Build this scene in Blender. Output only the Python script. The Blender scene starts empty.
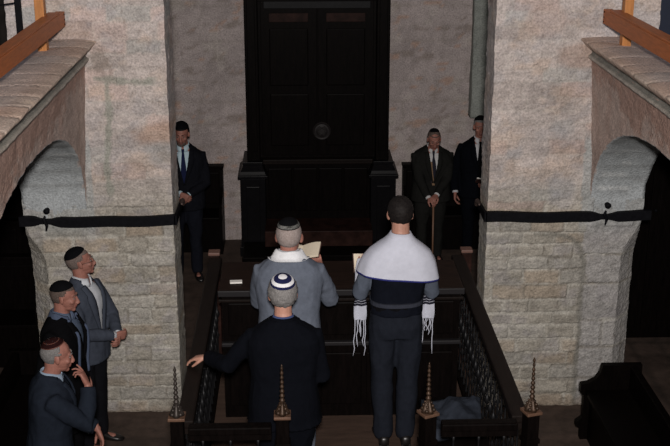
import bpy, bmesh, math, random, bisect
from mathutils import Vector, Matrix, noise, Quaternion
random.seed(7)
SC = bpy.context.scene
COL = SC.collection
PI = math.pi
R = math.radians
V = Vector

# ------------------------------------------------------------------ materials
def mat(name, col, rough=0.8, metal=0.0, var=0.0, scale=20, bump=0.0, bscale=60, vcol=False, spec=0.5, stretch=(1, 1, 1), sheen=0.0, col2=None):
    m = bpy.data.materials.new(name); m.use_nodes = True
    nt = m.node_tree; N = nt.nodes; Lk = nt.links
    b = N['Principled BSDF']
    b.inputs['Roughness'].default_value = rough
    b.inputs['Metallic'].default_value = metal
    b.inputs['Specular IOR Level'].default_value = spec
    if sheen:
        b.inputs['Sheen Weight'].default_value = sheen
    tc = N.new('ShaderNodeTexCoord'); mp = N.new('ShaderNodeMapping')
    mp.inputs['Scale'].default_value = stretch
    Lk.new(tc.outputs['Object'], mp.inputs['Vector'])
    src = None
    if vcol:
        a = N.new('ShaderNodeAttribute'); a.attribute_name = 'Col'; src = a.outputs['Color']
    if var > 0 or col2:
        n = N.new('ShaderNodeTexNoise'); n.inputs['Scale'].default_value = scale; n.inputs['Detail'].default_value = 6
        n.inputs['Roughness'].default_value = 0.65
        Lk.new(mp.outputs['Vector'], n.inputs['Vector'])
        r = N.new('ShaderNodeValToRGB')
        c = V(col[:3]); 
        if col2:
            lo, hi = V(col), V(col2)
        elif vcol:
            lo, hi = V((1 - var,) * 3), V((1 + var,) * 3)
        else:
            lo, hi = c * (1 - var), c * (1 + var)
        r.color_ramp.elements[0].position = 0.32; r.color_ramp.elements[1].position = 0.68
        r.color_ramp.elements[0].color = (*lo, 1); r.color_ramp.elements[1].color = (*hi, 1)
        Lk.new(n.outputs['Fac'], r.inputs['Fac'])
        if vcol:
            mx = N.new('ShaderNodeMix'); mx.data_type = 'RGBA'; mx.blend_type = 'MULTIPLY'; mx.inputs[0].default_value = 1
            Lk.new(src, mx.inputs[6]); Lk.new(r.outputs['Color'], mx.inputs[7]); src = mx.outputs[2]
        else:
            src = r.outputs['Color']
    if src is not None:
        Lk.new(src, b.inputs['Base Color'])
    else:
        b.inputs['Base Color'].default_value = (*col[:3], 1)
    if bump > 0:
        n2 = N.new('ShaderNodeTexNoise'); n2.inputs['Scale'].default_value = bscale; n2.inputs['Detail'].default_value = 5
        Lk.new(mp.outputs['Vector'], n2.inputs['Vector'])
        bp = N.new('ShaderNodeBump'); bp.inputs['Strength'].default_value = bump; bp.inputs['Distance'].default_value = 0.01
        Lk.new(n2.outputs['Fac'], bp.inputs['Height']); Lk.new(bp.outputs['Normal'], b.inputs['Normal'])
    return m

M = {}
M['stone'] = mat('stone', (1, 1, 1), 0.92, var=0.30, scale=60, bump=0.9, bscale=60, vcol=True, spec=0.2)
M['wood'] = mat('dark_wood', (0.0030, 0.0021, 0.0019), 0.45, var=0.4, scale=6, stretch=(6, 6, 1), bump=0.1, bscale=20, spec=0.035)
M['wood_top'] = mat('worn_wood', (0.014, 0.0075, 0.0055), 0.5, var=0.5, scale=9, stretch=(1, 6, 6), spec=0.08)
M['wood_rail'] = mat('rail_wood', (0.0085, 0.006, 0.0052), 0.5, var=0.3, scale=9, stretch=(6, 1, 6), spec=0.07)
M['ark_red'] = mat('ark_red_wood', (0.022, 0.010, 0.008), 0.5, var=0.5, scale=8, spec=0.06)
M['orange'] = mat('orange_pine', (0.36, 0.105, 0.028), 0.5, var=0.22, scale=7, stretch=(8, 1, 8), bump=0.08, bscale=30, spec=0.3)
M['pine_post'] = mat('pine_post', (0.42, 0.17, 0.05), 0.5, var=0.2, scale=7, stretch=(8, 8, 1), spec=0.3)
M['iron'] = mat('black_iron', (0.005, 0.005, 0.0065), 0.6, metal=0.0, spec=0.06, var=0.3, scale=30, bump=0.2)
M['wrought'] = mat('wrought_iron', (0.008, 0.008, 0.009), 0.45, metal=0.3, spec=0.3)
M['brass'] = mat('aged_brass', (0.042, 0.024, 0.014), 0.5, metal=0.5, var=0.5, scale=40)
M['plate'] = mat('brass_plate', (0.11, 0.06, 0.038), 0.5, metal=0.3, var=0.3, scale=30)
M['floor'] = mat('floor_tiles', (0.1, 0.055, 0.042), 0.75, var=0.3, scale=9, bump=0.2, vcol=True, spec=0.25)
M['platform'] = mat('platform_floor', (0.055, 0.034, 0.025), 0.75, var=0.25, scale=6, stretch=(1, 5, 1), spec=0.25)
M['ceiling'] = mat('ceiling_plaster', (0.45, 0.42, 0.38), 0.9)
M['curtain'] = mat('dark_blue_cloth', (0.012, 0.016, 0.03), 0.9)
M['white'] = mat('white_paper', (0.72, 0.70, 0.66), 0.8)
M['cream'] = mat('cream_paper', (0.62, 0.54, 0.42), 0.8)
M['cover'] = mat('book_cover', (0.05, 0.018, 0.014), 0.6)
M['skin'] = mat('skin', (0.36, 0.185, 0.135), 0.55, var=0.12, scale=30, bump=0.05, spec=0.35)
M['skin_red'] = mat('skin_ruddy', (0.285, 0.125, 0.095), 0.55, var=0.15, scale=30, bump=0.05, spec=0.35)
M['lips'] = mat('lips', (0.19, 0.065, 0.055), 0.5)
M['eyewhite'] = mat('eye', (0.20, 0.18, 0.17), 0.6, spec=0.1)
M['pupil'] = mat('pupil', (0.01, 0.008, 0.006), 0.2)
M['shoe'] = mat('shoe_leather', (0.008, 0.007, 0.007), 0.35)
M['shirt'] = mat('white_shirt', (0.62, 0.64, 0.68), 0.85)
M['chrome'] = mat('watch_metal', (0.6, 0.6, 0.62), 0.25, metal=1)

def cloth(name, c, var=0.12):
    return mat(name, c, 0.95, var=var, scale=30, bump=0.12, bscale=140, spec=0.04, sheen=0.0)

# ------------------------------------------------------------------ object helpers
def tag(o, label=None, cat=None, group=None, kind=None):
    if label: o['label'] = label
    if cat: o['category'] = cat
    if group: o['group'] = group
    if kind: o['kind'] = kind
    return o

def link_mesh(name, me, mats, parent=None, smooth=False):
    if not isinstance(mats, (list, tuple)): mats = [mats]
    if len(me.materials) == 0:
        for m in mats: me.materials.append(m)
    if smooth:
        for p in me.polygons: p.use_smooth = True
    o = bpy.data.objects.new(name, me); COL.objects.link(o)
    if parent: o.parent = parent
    return o

def obj(name, bm, mats, parent=None, smooth=False):
    bmesh.ops.recalc_face_normals(bm, faces=bm.faces)
    me = bpy.data.meshes.new(name); bm.to_mesh(me); bm.free()
    return link_mesh(name, me, mats, parent, smooth)

def empty(name, loc=(0, 0, 0), rz=0):
    o = bpy.data.objects.new(name, None); COL.objects.link(o)
    o.location = loc; o.rotation_euler = (0, 0, rz); o.empty_display_size = 0.1
    return o

def box(bm, x0, x1, y0, y1, z0, z1, bev=0.0, mi=0):
    r = bmesh.ops.create_cube(bm, size=1)
    vs = r['verts']
    for v in vs:
        v.co = V(((x0 + x1) / 2 + v.co.x * (x1 - x0), (y0 + y1) / 2 + v.co.y * (y1 - y0), (z0 + z1) / 2 + v.co.z * (z1 - z0)))
    fs = set(f for v in vs for f in v.link_faces)
    for f in fs: f.material_index = mi
    if bev > 0:
        es = set(e for v in vs for e in v.link_edges)
        bmesh.ops.bevel(bm, geom=list(es), offset=bev, segments=2, affect='EDGES', profile=0.6)
    return bm

def nb(): return bmesh.new()

def bx(*a, **k): return box(nb(), *a, **k)

def ring_loft(bm, rings, cap=True, closed=True, mi=0):
    vr = [[bm.verts.new(p) for p in r] for r in rings]
    n = len(vr[0])
    for a, b in zip(vr, vr[1:]):
        for i in range(n if closed else n - 1):
            j = (i + 1) % n
            f = bm.faces.new((a[i], a[j], b[j], b[i])); f.material_index = mi
    if cap and closed:
        bm.faces.new(vr[0][::-1]).material_index = mi; bm.faces.new(vr[-1]).material_index = mi
    return vr

def tube(bm, pts, rad, seg=12, caps=True, mi=0):
    """round tube through pts; rad one number or one per point, or (rx, ry)"""
    pts = [V(p) for p in pts]; n = len(pts)
    if not isinstance(rad, (list,)): rad = [rad] * n
    rings = []; prev = None
    for i, p in enumerate(pts):
        t = (pts[min(i + 1, n - 1)] - pts[max(i - 1, 0)])
        t = t.normalized() if t.length > 1e-9 else V((0, 0, 1))
        if prev is None:
            ref = V((0, 0, 1)) if abs(t.z) < 0.9 else V((0, 1, 0))
            a = t.cross(ref).normalized()
        else:
            a = (prev - t * prev.dot(t)).normalized()
        prev = a; b = t.cross(a)
        r = rad[i]; rx, ry = r if isinstance(r, tuple) else (r, r)
        rings.append([p + a * math.cos(k * 2 * PI / seg) * rx + b * math.sin(k * 2 * PI / seg) * ry for k in range(seg)])
    ring_loft(bm, rings, cap=caps, mi=mi)
    return bm

def capsule(bm, pts, rad, seg=12):
    """tube with rounded ends"""
    pts = [V(p) for p in pts]; rad = list(rad)
    tube(bm, pts, rad, seg)
    for p, r in ((pts[0], rad[0]), (pts[-1], rad[-1])):
        ell(bm, p, (r, r, r) if not isinstance(r, tuple) else (min(r),) * 3)

def ell(bm, c, r, rot=None, u=18, v=12):
    q = rot.to_matrix() if rot is not None else None; c = V(c)
    def P(x, y, z):
        d = V((x * r[0], y * r[1], z * r[2]))
        return bm.verts.new(c + (q @ d if q is not None else d))
    rows = [[P(math.sin(PI * j / v) * math.cos(2 * PI * i / u), math.sin(PI * j / v) * math.sin(2 * PI * i / u), math.cos(PI * j / v)) for i in range(u)] for j in range(1, v)]
    t, b = P(0, 0, 1), P(0, 0, -1)
    for i in range(u):
        k = (i + 1) % u
        bm.faces.new((t, rows[0][i], rows[0][k])); bm.faces.new((b, rows[-1][k], rows[-1][i]))
        for j in range(v - 2): bm.faces.new((rows[j][i], rows[j + 1][i], rows[j + 1][k], rows[j][k]))

def lathe(bm, prof, c=(0, 0, 0), seg=20, mi=0):
    rings = [[V((c[0] + r * math.cos(k * 2 * PI / seg), c[1] + r * math.sin(k * 2 * PI / seg), c[2] + z)) for k in range(seg)] for r, z in prof]
    ring_loft(bm, rings, mi=mi)
    return bm

def prism(bm, poly, axis, a0, a1, mi=0):
    """extrude 2D polygon: axis x -> poly in (y,z); y -> (x,z); z -> (x,y)"""
    def P(p, a):
        return {'x': (a, p[0], p[1]), 'y': (p[0], a, p[1]), 'z': (p[0], p[1], a)}[axis]
    ring_loft(bm, [[V(P(p, a0)) for p in poly], [V(P(p, a1)) for p in poly]], mi=mi)
    return bm

def remesh(bm, vox, smooth=2, name='m'):
    me = bpy.data.meshes.new('tmp'); bmesh.ops.recalc_face_normals(bm, faces=bm.faces); bm.to_mesh(me); bm.free()
    o = bpy.data.objects.new('tmp', me); COL.objects.link(o)
    md = o.modifiers.new('r', 'REMESH'); md.mode = 'VOXEL'; md.voxel_size = vox; md.adaptivity = 0
    if smooth:
        s = o.modifiers.new('s', 'SMOOTH'); s.iterations = smooth; s.factor = 0.5
    dg = bpy.context.evaluated_depsgraph_get(); dg.update()
    out = bpy.data.meshes.new_from_object(o.evaluated_get(dg)); out.name = name
    bpy.data.objects.remove(o); bpy.data.meshes.remove(me)
    out.materials.clear()
    return out

def set_cols(me, fn):
    ca = me.color_attributes.new('Col', 'FLOAT_COLOR', 'POINT')
    buf = []
    for v in me.vertices:
        c = fn(v.co); buf.extend((c[0], c[1], c[2], 1.0))
    ca.data.foreach_set('color', buf)

def lerp(a, b, t): return tuple(x + (y - x) * t for x, y in zip(a, b))
def cl(x): return 0 if x < 0 else 1 if x > 1 else x
def ss(a, b, x):
    t = cl((x - a) / (b - a)); return t * t * (3 - 2 * t)
def fbm(p, s, o=4):
    return noise.fractal(V(p) * s, 0.8, 2.0, o)

def grid_box(x0, x1, y0, y1, z0, z1, d):
    bm = nb()
    def cuts(a, b): 
        n = max(1, round((b - a) / d)); return [a + (b - a) * i / n for i in range(n + 1)]
    X, Y, Z = cuts(x0, x1), cuts(y0, y1), cuts(z0, z1)
    cache = {}
    def vt(x, y, z):
        k = (round(x, 5), round(y, 5), round(z, 5))
        if k not in cache: cache[k] = bm.verts.new((x, y, z))
        return cache[k]
    def patch(A, B, f):
        for i in range(len(A) - 1):
            for j in range(len(B) - 1):
                bm.faces.new([f(A[i], B[j]), f(A[i + 1], B[j]), f(A[i + 1], B[j + 1]), f(A[i], B[j + 1])])
    for y in (y0, y1): patch(X, Z, lambda a, b: vt(a, y, b))
    for x in (x0, x1): patch(Y, Z, lambda a, b: vt(x, a, b))
    for z in (z0, z1): patch(X, Y, lambda a, b: vt(a, b, z))
    return bm

# coursed masonry: returns (block random, distance to joint)
def courses(seed, hmin=0.15, hmax=0.215):
    rnd = random.Random(seed); zs = [0.0]
    while zs[-1] < 6.5: zs.append(zs[-1] + rnd.uniform(hmin, hmax))
    return zs
_rows = {}
def masonry(u, z, zs, seed, wmin=0.26, wmax=0.55):
    k = min(max(bisect.bisect_right(zs, z) - 1, 0), len(zs) - 2)
    key = (seed, k)
    if key not in _rows:
        rnd = random.Random(seed * 1000 + k)
        xs = [-3.6 - rnd.uniform(0, 0.5)]
        while xs[-1] < 4.5: xs.append(xs[-1] + rnd.uniform(wmin, wmax))
        _rows[key] = (xs, [rnd.random() for _ in xs], [rnd.random() for _ in xs])
    xs, ra, rb = _rows[key]
    i = min(max(bisect.bisect_right(xs, u) - 1, 0), len(xs) - 2)
    dj = min(u - xs[i], xs[i + 1] - u, z - zs[k], zs[k + 1] - z)
    return ra[i], dj, rb[i]

# ------------------------------------------------------------------ pillars
PY = 9.18
def pillar(name, x0, x1, seed, left, dep):
    zs = courses(seed, 0.105, 0.15); zs2 = courses(seed + 40, 0.24, 0.36)
    def mas(u, z):
        return masonry(u, z, zs2, seed + 40, 0.4, 0.8) if (not left and u > 2.44 and z < 1.7) else masonry(u, z, zs, seed, 0.2, 0.42)
    bm = nb()
    g = grid_box(x0, x1, PY, PY + dep, -0.05, 5.6, 0.0165)
    # stopped chamfer on the outer front corner below the springing
    xo = x0 if left else x1; sgn = 1 if left else -1
    inner = x1 if left else x0
    for v in g.verts:
        c = v.co
        if c.z < 1.80:
            w = 0.16 * ss(1.80, 1.38, c.z)
            dx = abs(c.x - xo); dy = c.y - PY
            if dx + dy < w:
                # push onto the chamfer plane
                k = (w - dx - dy) / 2
                c.x += sgn * k; c.y += k
    joints = {}
    for v in g.verts:
        c = v.co.copy(); u = c.x + (c.y - PY) * (1 if not left else -1)
        rb, dj, rb2 = mas(u, c.z)
        n = V((noise.noise(c * 9), noise.noise(c * 9 + V((5, 5, 5))), noise.noise(c * 9 + V((9, 1, 3)))))
        n2 = V((noise.noise(c * 30), noise.noise(c * 30 + V((5, 5, 5))), noise.noise(c * 30 + V((9, 1, 3)))))
        v.co += n * 0.006 + n2 * 0.0045
        if abs(c.y - PY) < 0.001:
            low = c.z < 1.9
            v.co.y += (0.008 if low else 0.0015) * ss(0.018, 0.005, dj) - (rb2 - 0.5) * (0.008 if low else 0.004) - 0.010 * fbm(c, 6) - 0.005 * fbm((c.x * .4, 0, c.z), 20)
    def colf(co):
        x, y, z = co
        u = x + (y - PY) * (1 if not left else -1)
        rb, dj, rb2 = mas(u, z)
        n = fbm(co, 3.1); nf = fbm(co, 14)
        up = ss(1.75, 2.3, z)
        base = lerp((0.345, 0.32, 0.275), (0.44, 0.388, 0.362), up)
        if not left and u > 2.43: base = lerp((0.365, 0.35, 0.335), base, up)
        elif z < 1.85:
            if rb > 0.70: base = lerp(base, (0.38, 0.285, 0.20), 0.2 + 0.9 * (rb - 0.7))       # honey coloured blocks
            elif rb < 0.25: base = lerp(base, (0.36, 0.345, 0.315), 0.6)
        else:
            if rb > 0.8: base = lerp(base, (0.45, 0.32, 0.28), 0.4)
            elif rb < 0.12: base = lerp(base, (0.33, 0.34, 0.32), 0.45)
        wm = ss(0.0, 0.5, fbm((x * .8 + 4, y, z * 1.3), 3.3)) * up; base = lerp(base, (0.46, 0.355, 0.285), 0.5 * wm)
        gy = ss(0.1, 0.5, fbm((x + 14, y, z * 1.5), 4.1)); base = lerp(base, (0.34, 0.32, 0.325), 0.45 * gy)
        k = 1 + 0.10 * n + 0.17 * nf + 0.14 * fbm((x, y, z * 2.2), 26) + (rb2 - 0.5) * 0.22
        c = tuple(a * k for a in base)
        jm = ss(0.020, 0.006, dj) * (1.0 if z < 1.85 else 0.25) * cl(0.7 + 0.5 * nf)
        c = lerp(c, (0.47, 0.45, 0.40) if (rb + rb2) % 1 > 0.4 else (0.22, 0.20, 0.17), jm)
        # pock marks
        c = lerp(c, (0.25, 0.21, 0.18), 0.55 * ss(0.62, 0.85, -fbm(co, 17)))
        if (x < -1.70 if left else x > 2.38) and z > 1.55: c = lerp(c, tuple(a * (1 + .15 * nf) for a in (0.33, 0.345, 0.34)), 0.75 * ss(1.55, 1.8, z) * ss(2.6, 2.4, z))
        # grey cement repairs
        def band(d, w): return ss(w, w * 0.5, abs(d) + 0.02 * nf)
        if left:
            g_ = max(band(z - 2.98 - 0.02 * math.sin(u * 6), 0.035) * (1 if -1.64 < x else 0) * ss(-1.08, -1.2, x),
                     band(x + 1.55 - 0.02 * math.sin(z * 5), 0.035) * ss(1.95, 2.05, z) * ss(3.0, 2.95, z))
            c = lerp(c, (0.27, 0.275, 0.235), 0.8 * g_)
            bl = ss(0.13, 0.05, math.hypot((x + 1.16) * 0.7, z - 2.55) + 0.06 * n)
            c = lerp(c, (0.40, 0.25, 0.17), 0.55 * bl)
            bl = ss(0.12, 0.05, math.hypot((x + 1.13) * 0.8, z - 2.36) + 0.05 * n)
            c = lerp(c, (0.27, 0.27, 0.26), 0.5 * bl)
            bl = ss(0.12, 0.04, math.hypot((x + 1.58) * 0.9, z - 3.12) + 0.07 * nf)
            c = lerp(c, (0.22, 0.18, 0.15), 0.6 * bl)
        else:
            for (bx_, bz_, s_, cc_) in ((1.80, 2.33, .10, (.33, .33, .34)), (1.98, 2.35, .10, (.27, .24, .23)), (2.22, 2.02, .13, (.30, .30, .31)),
                                        (2.18, 2.55, .09, (.31, .31, .31)), (2.28, 3.15, .16, (.34, .23, .18)), (2.0, 3.45, .2, (.47, .36, .31))):
                bl = ss(s_, s_ * 0.5, math.hypot((x - bx_) * 0.8, (z - bz_) * 1.2) + 0.05 * n)
                c = lerp(c, cc_, 0.5 * bl)
            # seam of a blocked-up niche, its shadow painted dark, curving over at its head
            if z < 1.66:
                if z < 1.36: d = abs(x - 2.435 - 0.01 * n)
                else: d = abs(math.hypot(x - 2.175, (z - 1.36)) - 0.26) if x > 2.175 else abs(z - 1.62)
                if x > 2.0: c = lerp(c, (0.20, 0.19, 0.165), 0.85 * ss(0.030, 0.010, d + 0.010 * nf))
                if x > 2.46 and z < 1.6:   # tooled diagonal strokes
                    s = math.sin((x * 0.8 + z) * 150); c = tuple(a * (1 + 0.10 * s) for a in c)
        # dirt at foot
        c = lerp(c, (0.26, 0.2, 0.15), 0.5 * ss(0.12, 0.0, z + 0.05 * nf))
        return c
    bmesh.ops.recalc_face_normals(g, faces=g.faces)
    me = bpy.data.meshes.new(name); g.to_mesh(me); g.free(); bm.free()
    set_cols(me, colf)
    o = link_mesh(name, me, M['stone'])
    tag(o, kind='structure')
    return o
LX0, LX1 = -2.29, -1.05
RX0, RX1 = 1.59, 2.91
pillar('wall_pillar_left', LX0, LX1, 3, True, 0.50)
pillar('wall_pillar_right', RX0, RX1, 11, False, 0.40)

# ------------------------------------------------------------------ arcade walls
AC, AH, AS, AR = 7.27, 1.92, 1.80, 1.04
def arch_z(y):
    t = (y - AC) / AH
    if abs(t) >= 1: return 0.0
    return AS + AR * (1 - abs(t) ** 2.15) ** 0.5
def arcade(name, xin, xout, seed):
    """xin = nave face, xout = aisle face"""
    ztop = 3.17; y0, y1 = 0.6, AC + AH - 1e-4
    ys = []
    y = y0
    while y < y1: ys.append(y); y += 0.035
    ys += [AC - AH + 1e-4 + 0.004 * k * k for k in range(6)] + [AC + AH - 1e-4 - 0.004 * k * k for k in range(6)] + [y1]
    ys = sorted(set(round(v, 5) for v in ys))
    ys = [y for y in ys if y <= y1]
    bm = nb(); nz = 60
    def col(x):
        out = []
        for y in ys:
            zb = arch_z(y); out.append([bm.verts.new((x, y, zb + (ztop - zb) * (k / nz))) for k in range(nz + 1)])
        return out
    A = col(xin); B = col(xout)
    for G in (A, B):
        for i in range(len(ys) - 1):
            za, zb = arch_z(ys[i]), arch_z(ys[i + 1])
            if (za == 0) != (zb == 0): continue
            for k in range(nz):
                bm.faces.new((G[i][k], G[i + 1][k], G[i + 1][k + 1], G[i][k + 1]))
    # underside of the arch, jambs and top, divided across the wall's thickness
    nx = 18
    cross = {}
    def mid(i, k, j):
        if j == 0: return A[i][k]
        if j == nx: return B[i][k]
        key = (i, k, j)
        if key not in cross: cross[key] = bm.verts.new(A[i][k].co.lerp(B[i][k].co, j / nx))
        return cross[key]
    for i in range(len(ys) - 1):
        for k in (0, nz):
            za, zb = arch_z(ys[i]), arch_z(ys[i + 1])
            if k == 0 and (za == 0) != (zb == 0): continue
            for j in range(nx):
                bm.faces.new((mid(i, k, j), mid(i + 1, k, j), mid(i + 1, k, j + 1), mid(i, k, j + 1)))
    # near jamb and near end
    for i in range(len(ys) - 1):
        za, zb = arch_z(ys[i]), arch_z(ys[i + 1])
        if za == 0 and zb > 0:
            for j in range(1):
                # jamb face from floor to springing
                p = [V((xin, ys[i + 1], 0)), V((xout, ys[i + 1], 0)), V((xout, ys[i + 1], zb)), V((xin, ys[i + 1], zb))]
                bm.faces.new([bm.verts.new(q) for q in p])
                for x in (xin, xout):
                    bm.faces.new([bm.verts.new(q) for q in (V((x, ys[i], 0)), V((x, ys[i + 1], 0)), V((x, ys[i + 1], ztop)), V((x, ys[i], ztop)))])
        if za > 0 and zb == 0:
            for x in (xin, xout):
                bm.faces.new([bm.verts.new(q) for q in (V((x, ys[i], za)), V((x, ys[i + 1], za)), V((x, ys[i + 1], ztop)), V((x, ys[i], ztop)))])
    bm.faces.new([bm.verts.new(q) for q in (V((xin, y0, 0)), V((xout, y0, 0)), V((xout, y0, ztop)), V((xin, y0, ztop)))])
    for v in bm.verts:
        c = v.co.copy()
        n = V((noise.noise(c * 7), noise.noise(c * 7 + V((5, 5, 5))), noise.noise(c * 7 + V((9, 1, 3)))))
        n2 = V((noise.noise(c * 24), noise.noise(c * 24 + V((5, 5, 5))), noise.noise(c * 24 + V((9, 1, 3)))))
        v.co += n * 0.006 + n2 * 0.006
        v.co.x += (-1 if xin < 0 else 1) * 0.075 * cl((3.2 - c.z) / 1.2) * (1 - abs(c.x - xin) / abs(xout - xin))
    bmesh.ops.recalc_face_normals(bm, faces=bm.faces)
    me = bpy.data.meshes.new(name); bm.to_mesh(me); bm.free()
    def colf(co):
        x, y, z = co
        n = fbm(co, 2.6); nf = fbm((x, y * 1.0, z), 12)
        if abs(x - xin) < 0.02 + 0.075 * cl((3.2 - z) / 1.2) and z > arch_z(min(max(y, AC - AH + .001), AC + AH - .001)) + 0.004:
            c = tuple(a * (1 + 0.16 * n + 0.15 * nf) for a in (0.48, 0.375, 0.325))
            # peeled red-brown plaster under the string course
            d = z - (3.05 - 0.12 * (0.5 + n) - 0.16 * ss(9.0, 6.5, y)) + 0.10 * nf
            st = ss(-0.06, 0.05, d) * ss(3.2, 3.16, z)
            c = lerp(c, (0.33, 0.20, 0.155), 0.78 * st)
            st = ss(0.12, 0.4, fbm((x, y * 1.2, z * 0.5), 3.3) + 0.2)
            c = lerp(c, (0.42, 0.29, 0.24), 0.4 * st * ss(2.2, 2.8, z))
        else:
            c = tuple(a * (1 + 0.12 * n + 0.12 * nf) for a in (0.40, 0.425, 0.435))
            s = arch_z(min(max(y, AC - AH + .01), AC + AH - .01))
            w = (z * 8.0 + (y - AC) * 1.2)
            line = ss(0.10, 0.02, abs((w + 0.12 * n) % 1 - 0.5))
            c = lerp(c, (0.66, 0.67, 0.66), 0.9 * line * cl(0.5 + 1.2 * fbm((x, y * 3, z * 3), 3)))
            c = lerp(c, (0.20, 0.20, 0.19), 0.35 * ss(0.13, 0.05, abs((w + 0.30 + .1 * n) % 1 - 0.5)))
        return c
    set_cols(me, colf)
    return tag(link_mesh(name, me, M['stone'], smooth=True), kind='structure')
arcade('wall_left', -1.69, LX0 + 0.005, 1)
arcade('wall_right', 2.38, RX1 - 0.005, 2)

# ledge (coping) on each arcade wall with a channel moulding beneath
def ledge(name, xin, sg):
    """sg = direction towards the aisle"""
    y0, y1 = 0.6, PY + 0.03
    bm = nb(); ys = []; y = y0
    while y < y1: ys.append(y); y += 0.02
    ys.append(y1)
    prof = [(-0.005, 3.12), (-0.025, 3.13), (-0.03, 3.148), (-0.012, 3.16), (0.0, 3.17), (0.0, 3.20), (-0.03, 3.21), (-0.055, 3.235), (-0.095, 3.278), (-0.09, 3.292),
            (0.0, 3.302), (0.06, 3.303), (0.12, 3.302), (0.18, 3.300), (0.24, 3.297), (0.29, 3.293), (0.30, 3.28), (0.30, 3.20), (0.30, 3.12)]
    rings = [[V((xin + sg * p[0], y, p[1])) for p in prof] for y in ys]
    ring_loft(bm, rings)
    joints = []; y = y0 + 0.2; rnd = random.Random(5 if sg < 0 else 8)
    while y < y1: joints.append(y); y += rnd.uniform(0.26, 0.42)
    for v in bm.verts:
        c = v.co.copy()
        n = V((noise.noise(c * 8), noise.noise(c * 8 + V((5, 5, 5))), noise.noise(c * 8 + V((9, 1, 3)))))
        v.co += n * 0.005
        if c.z > 3.21:
            dj = min(abs(c.y - j) for j in joints)
            v.co.z -= 0.010 * ss(0.02, 0.0, dj)
            v.co.x += sg * 0.010 * ss(0.03, 0.0, dj) * (1 if abs(c.x - xin) < 0.12 else 0)
    bmesh.ops.recalc_face_normals(bm, faces=bm.faces)
    me = bpy.data.meshes.new(name); bm.to_mesh(me); bm.free()
    def colf(co):
        x, y, z = co; n = fbm(co, 4); nf = fbm(co, 15)
        k = sum(1 for j in joints if j < y)
        rr = random.Random(k * 3 + (1 if sg < 0 else 50)).random()
        dj = min(abs(y - j) for j in joints)
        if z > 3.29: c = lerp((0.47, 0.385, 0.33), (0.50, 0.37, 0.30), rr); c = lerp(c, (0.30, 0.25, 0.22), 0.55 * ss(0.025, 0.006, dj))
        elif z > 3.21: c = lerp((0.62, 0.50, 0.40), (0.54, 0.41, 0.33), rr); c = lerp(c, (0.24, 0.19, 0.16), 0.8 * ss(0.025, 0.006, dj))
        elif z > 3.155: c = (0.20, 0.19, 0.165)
        else: c = (0.40, 0.36, 0.31)
        return tuple(a * (1 + 0.18 * n + 0.16 * nf) for a in c)
    set_cols(me, colf)
    return tag(link_mesh(name, me, M['stone'], smooth=True), kind='structure')
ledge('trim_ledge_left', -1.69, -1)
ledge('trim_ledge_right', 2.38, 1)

# ------------------------------------------------------------------ shell of the hall
def plain_stone(name, x0, x1, y0, y1, z0, z1, d, colf, disp=0.012):
    g = grid_box(x0, x1, y0, y1, z0, z1, d)
    for v in g.verts:
        c = v.co.copy()
        v.co += V((noise.noise(c * 6), noise.noise(c * 6 + V((5, 5, 5))), noise.noise(c * 6 + V((9, 1, 3))))) * disp
    bmesh.ops.recalc_face_normals(g, faces=g.faces)
    me = bpy.data.meshes.new(name); g.to_mesh(me); g.free(); set_cols(me, colf)
    return tag(link_mesh(name, me, M['stone'], smooth=True), kind='structure')
zb = courses(21, 0.2, 0.3)
def backcol(co):
    x, y, z = co; n = fbm(co, 2.2); nf = fbm(co, 11); st = fbm((x * 1.0, y, z * 2.6), 3.7)
    rb, dj, rb2 = masonry(x, z, zb, 21, 0.3, 0.6)
    c = tuple(a * (1 + 0.16 * n + 0.14 * nf + 0.10 * (rb - 0.5)) for a in (0.375, 0.325, 0.315))
    c = lerp(c, (0.42, 0.25, 0.17), 0.55 * ss(0.46, 0.62, st))
    c = lerp(c, (0.23, 0.19, 0.165), 0.6 * ss(0.42, 0.52, fbm((x + 9, y, z * 2.2), 4.3)))
    c = lerp(c, (0.46, 0.42, 0.38), 0.4 * ss(0.3, 0.6, fbm((x + 3, y, z), 3.1)))
    c = lerp(c, (0.24, 0.21, 0.18), 0.30 * ss(0.02, 0.006, dj + 0.01 * nf))
    return c
plain_stone('wall_back', -3.2, 3.6, 13.8, 14.1, -0.05, 5.6, 0.035, backcol)
plain_stone('trim_pilaster', 2.10, 2.60, 13.62, 13.80, 1.60, 5.6, 0.03,
            lambda co: tuple(a * (1 + .2 * fbm(co, 6) + .15 * fbm(co, 16)) for a in (0.255, 0.27, 0.25)))

def struct(name, bm, m):
    return tag(obj(name, bm, m), kind='structure')
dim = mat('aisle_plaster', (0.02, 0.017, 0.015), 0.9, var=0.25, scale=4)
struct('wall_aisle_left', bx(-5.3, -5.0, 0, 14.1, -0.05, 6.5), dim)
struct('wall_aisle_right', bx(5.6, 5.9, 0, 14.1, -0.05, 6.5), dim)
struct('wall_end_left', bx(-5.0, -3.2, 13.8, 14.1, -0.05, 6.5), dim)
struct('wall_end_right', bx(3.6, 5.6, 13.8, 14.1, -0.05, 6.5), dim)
struct('wall_back_upper', bx(-3.2, 3.6, 13.8, 14.1, 5.6, 6.5), M['ceiling'])
struct('wall_front', bx(-5.3, 5.9, -3.3, -3.0, -0.05, 6.5), M['ceiling'])
struct('wall_near_left', bx(-5.3, -5.0, -3.0, 0, -0.05, 6.5), M['ceiling'])
struct('wall_near_right', bx(5.6, 5.9, -3.0, 0, -0.05, 6.5), M['ceiling'])
struct('ceiling', bx(-5.3, 5.9, -3.3, 14.1, 6.5, 6.7), M['ceiling'])
gf = mat('gallery_boards', (0.008, 0.008, 0.009), 0.8, var=0.3, scale=8)
struct('floor_gallery_left', bx(-5.0, -1.99, 0.6, PY, 3.02, 3.12), gf)
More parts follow.
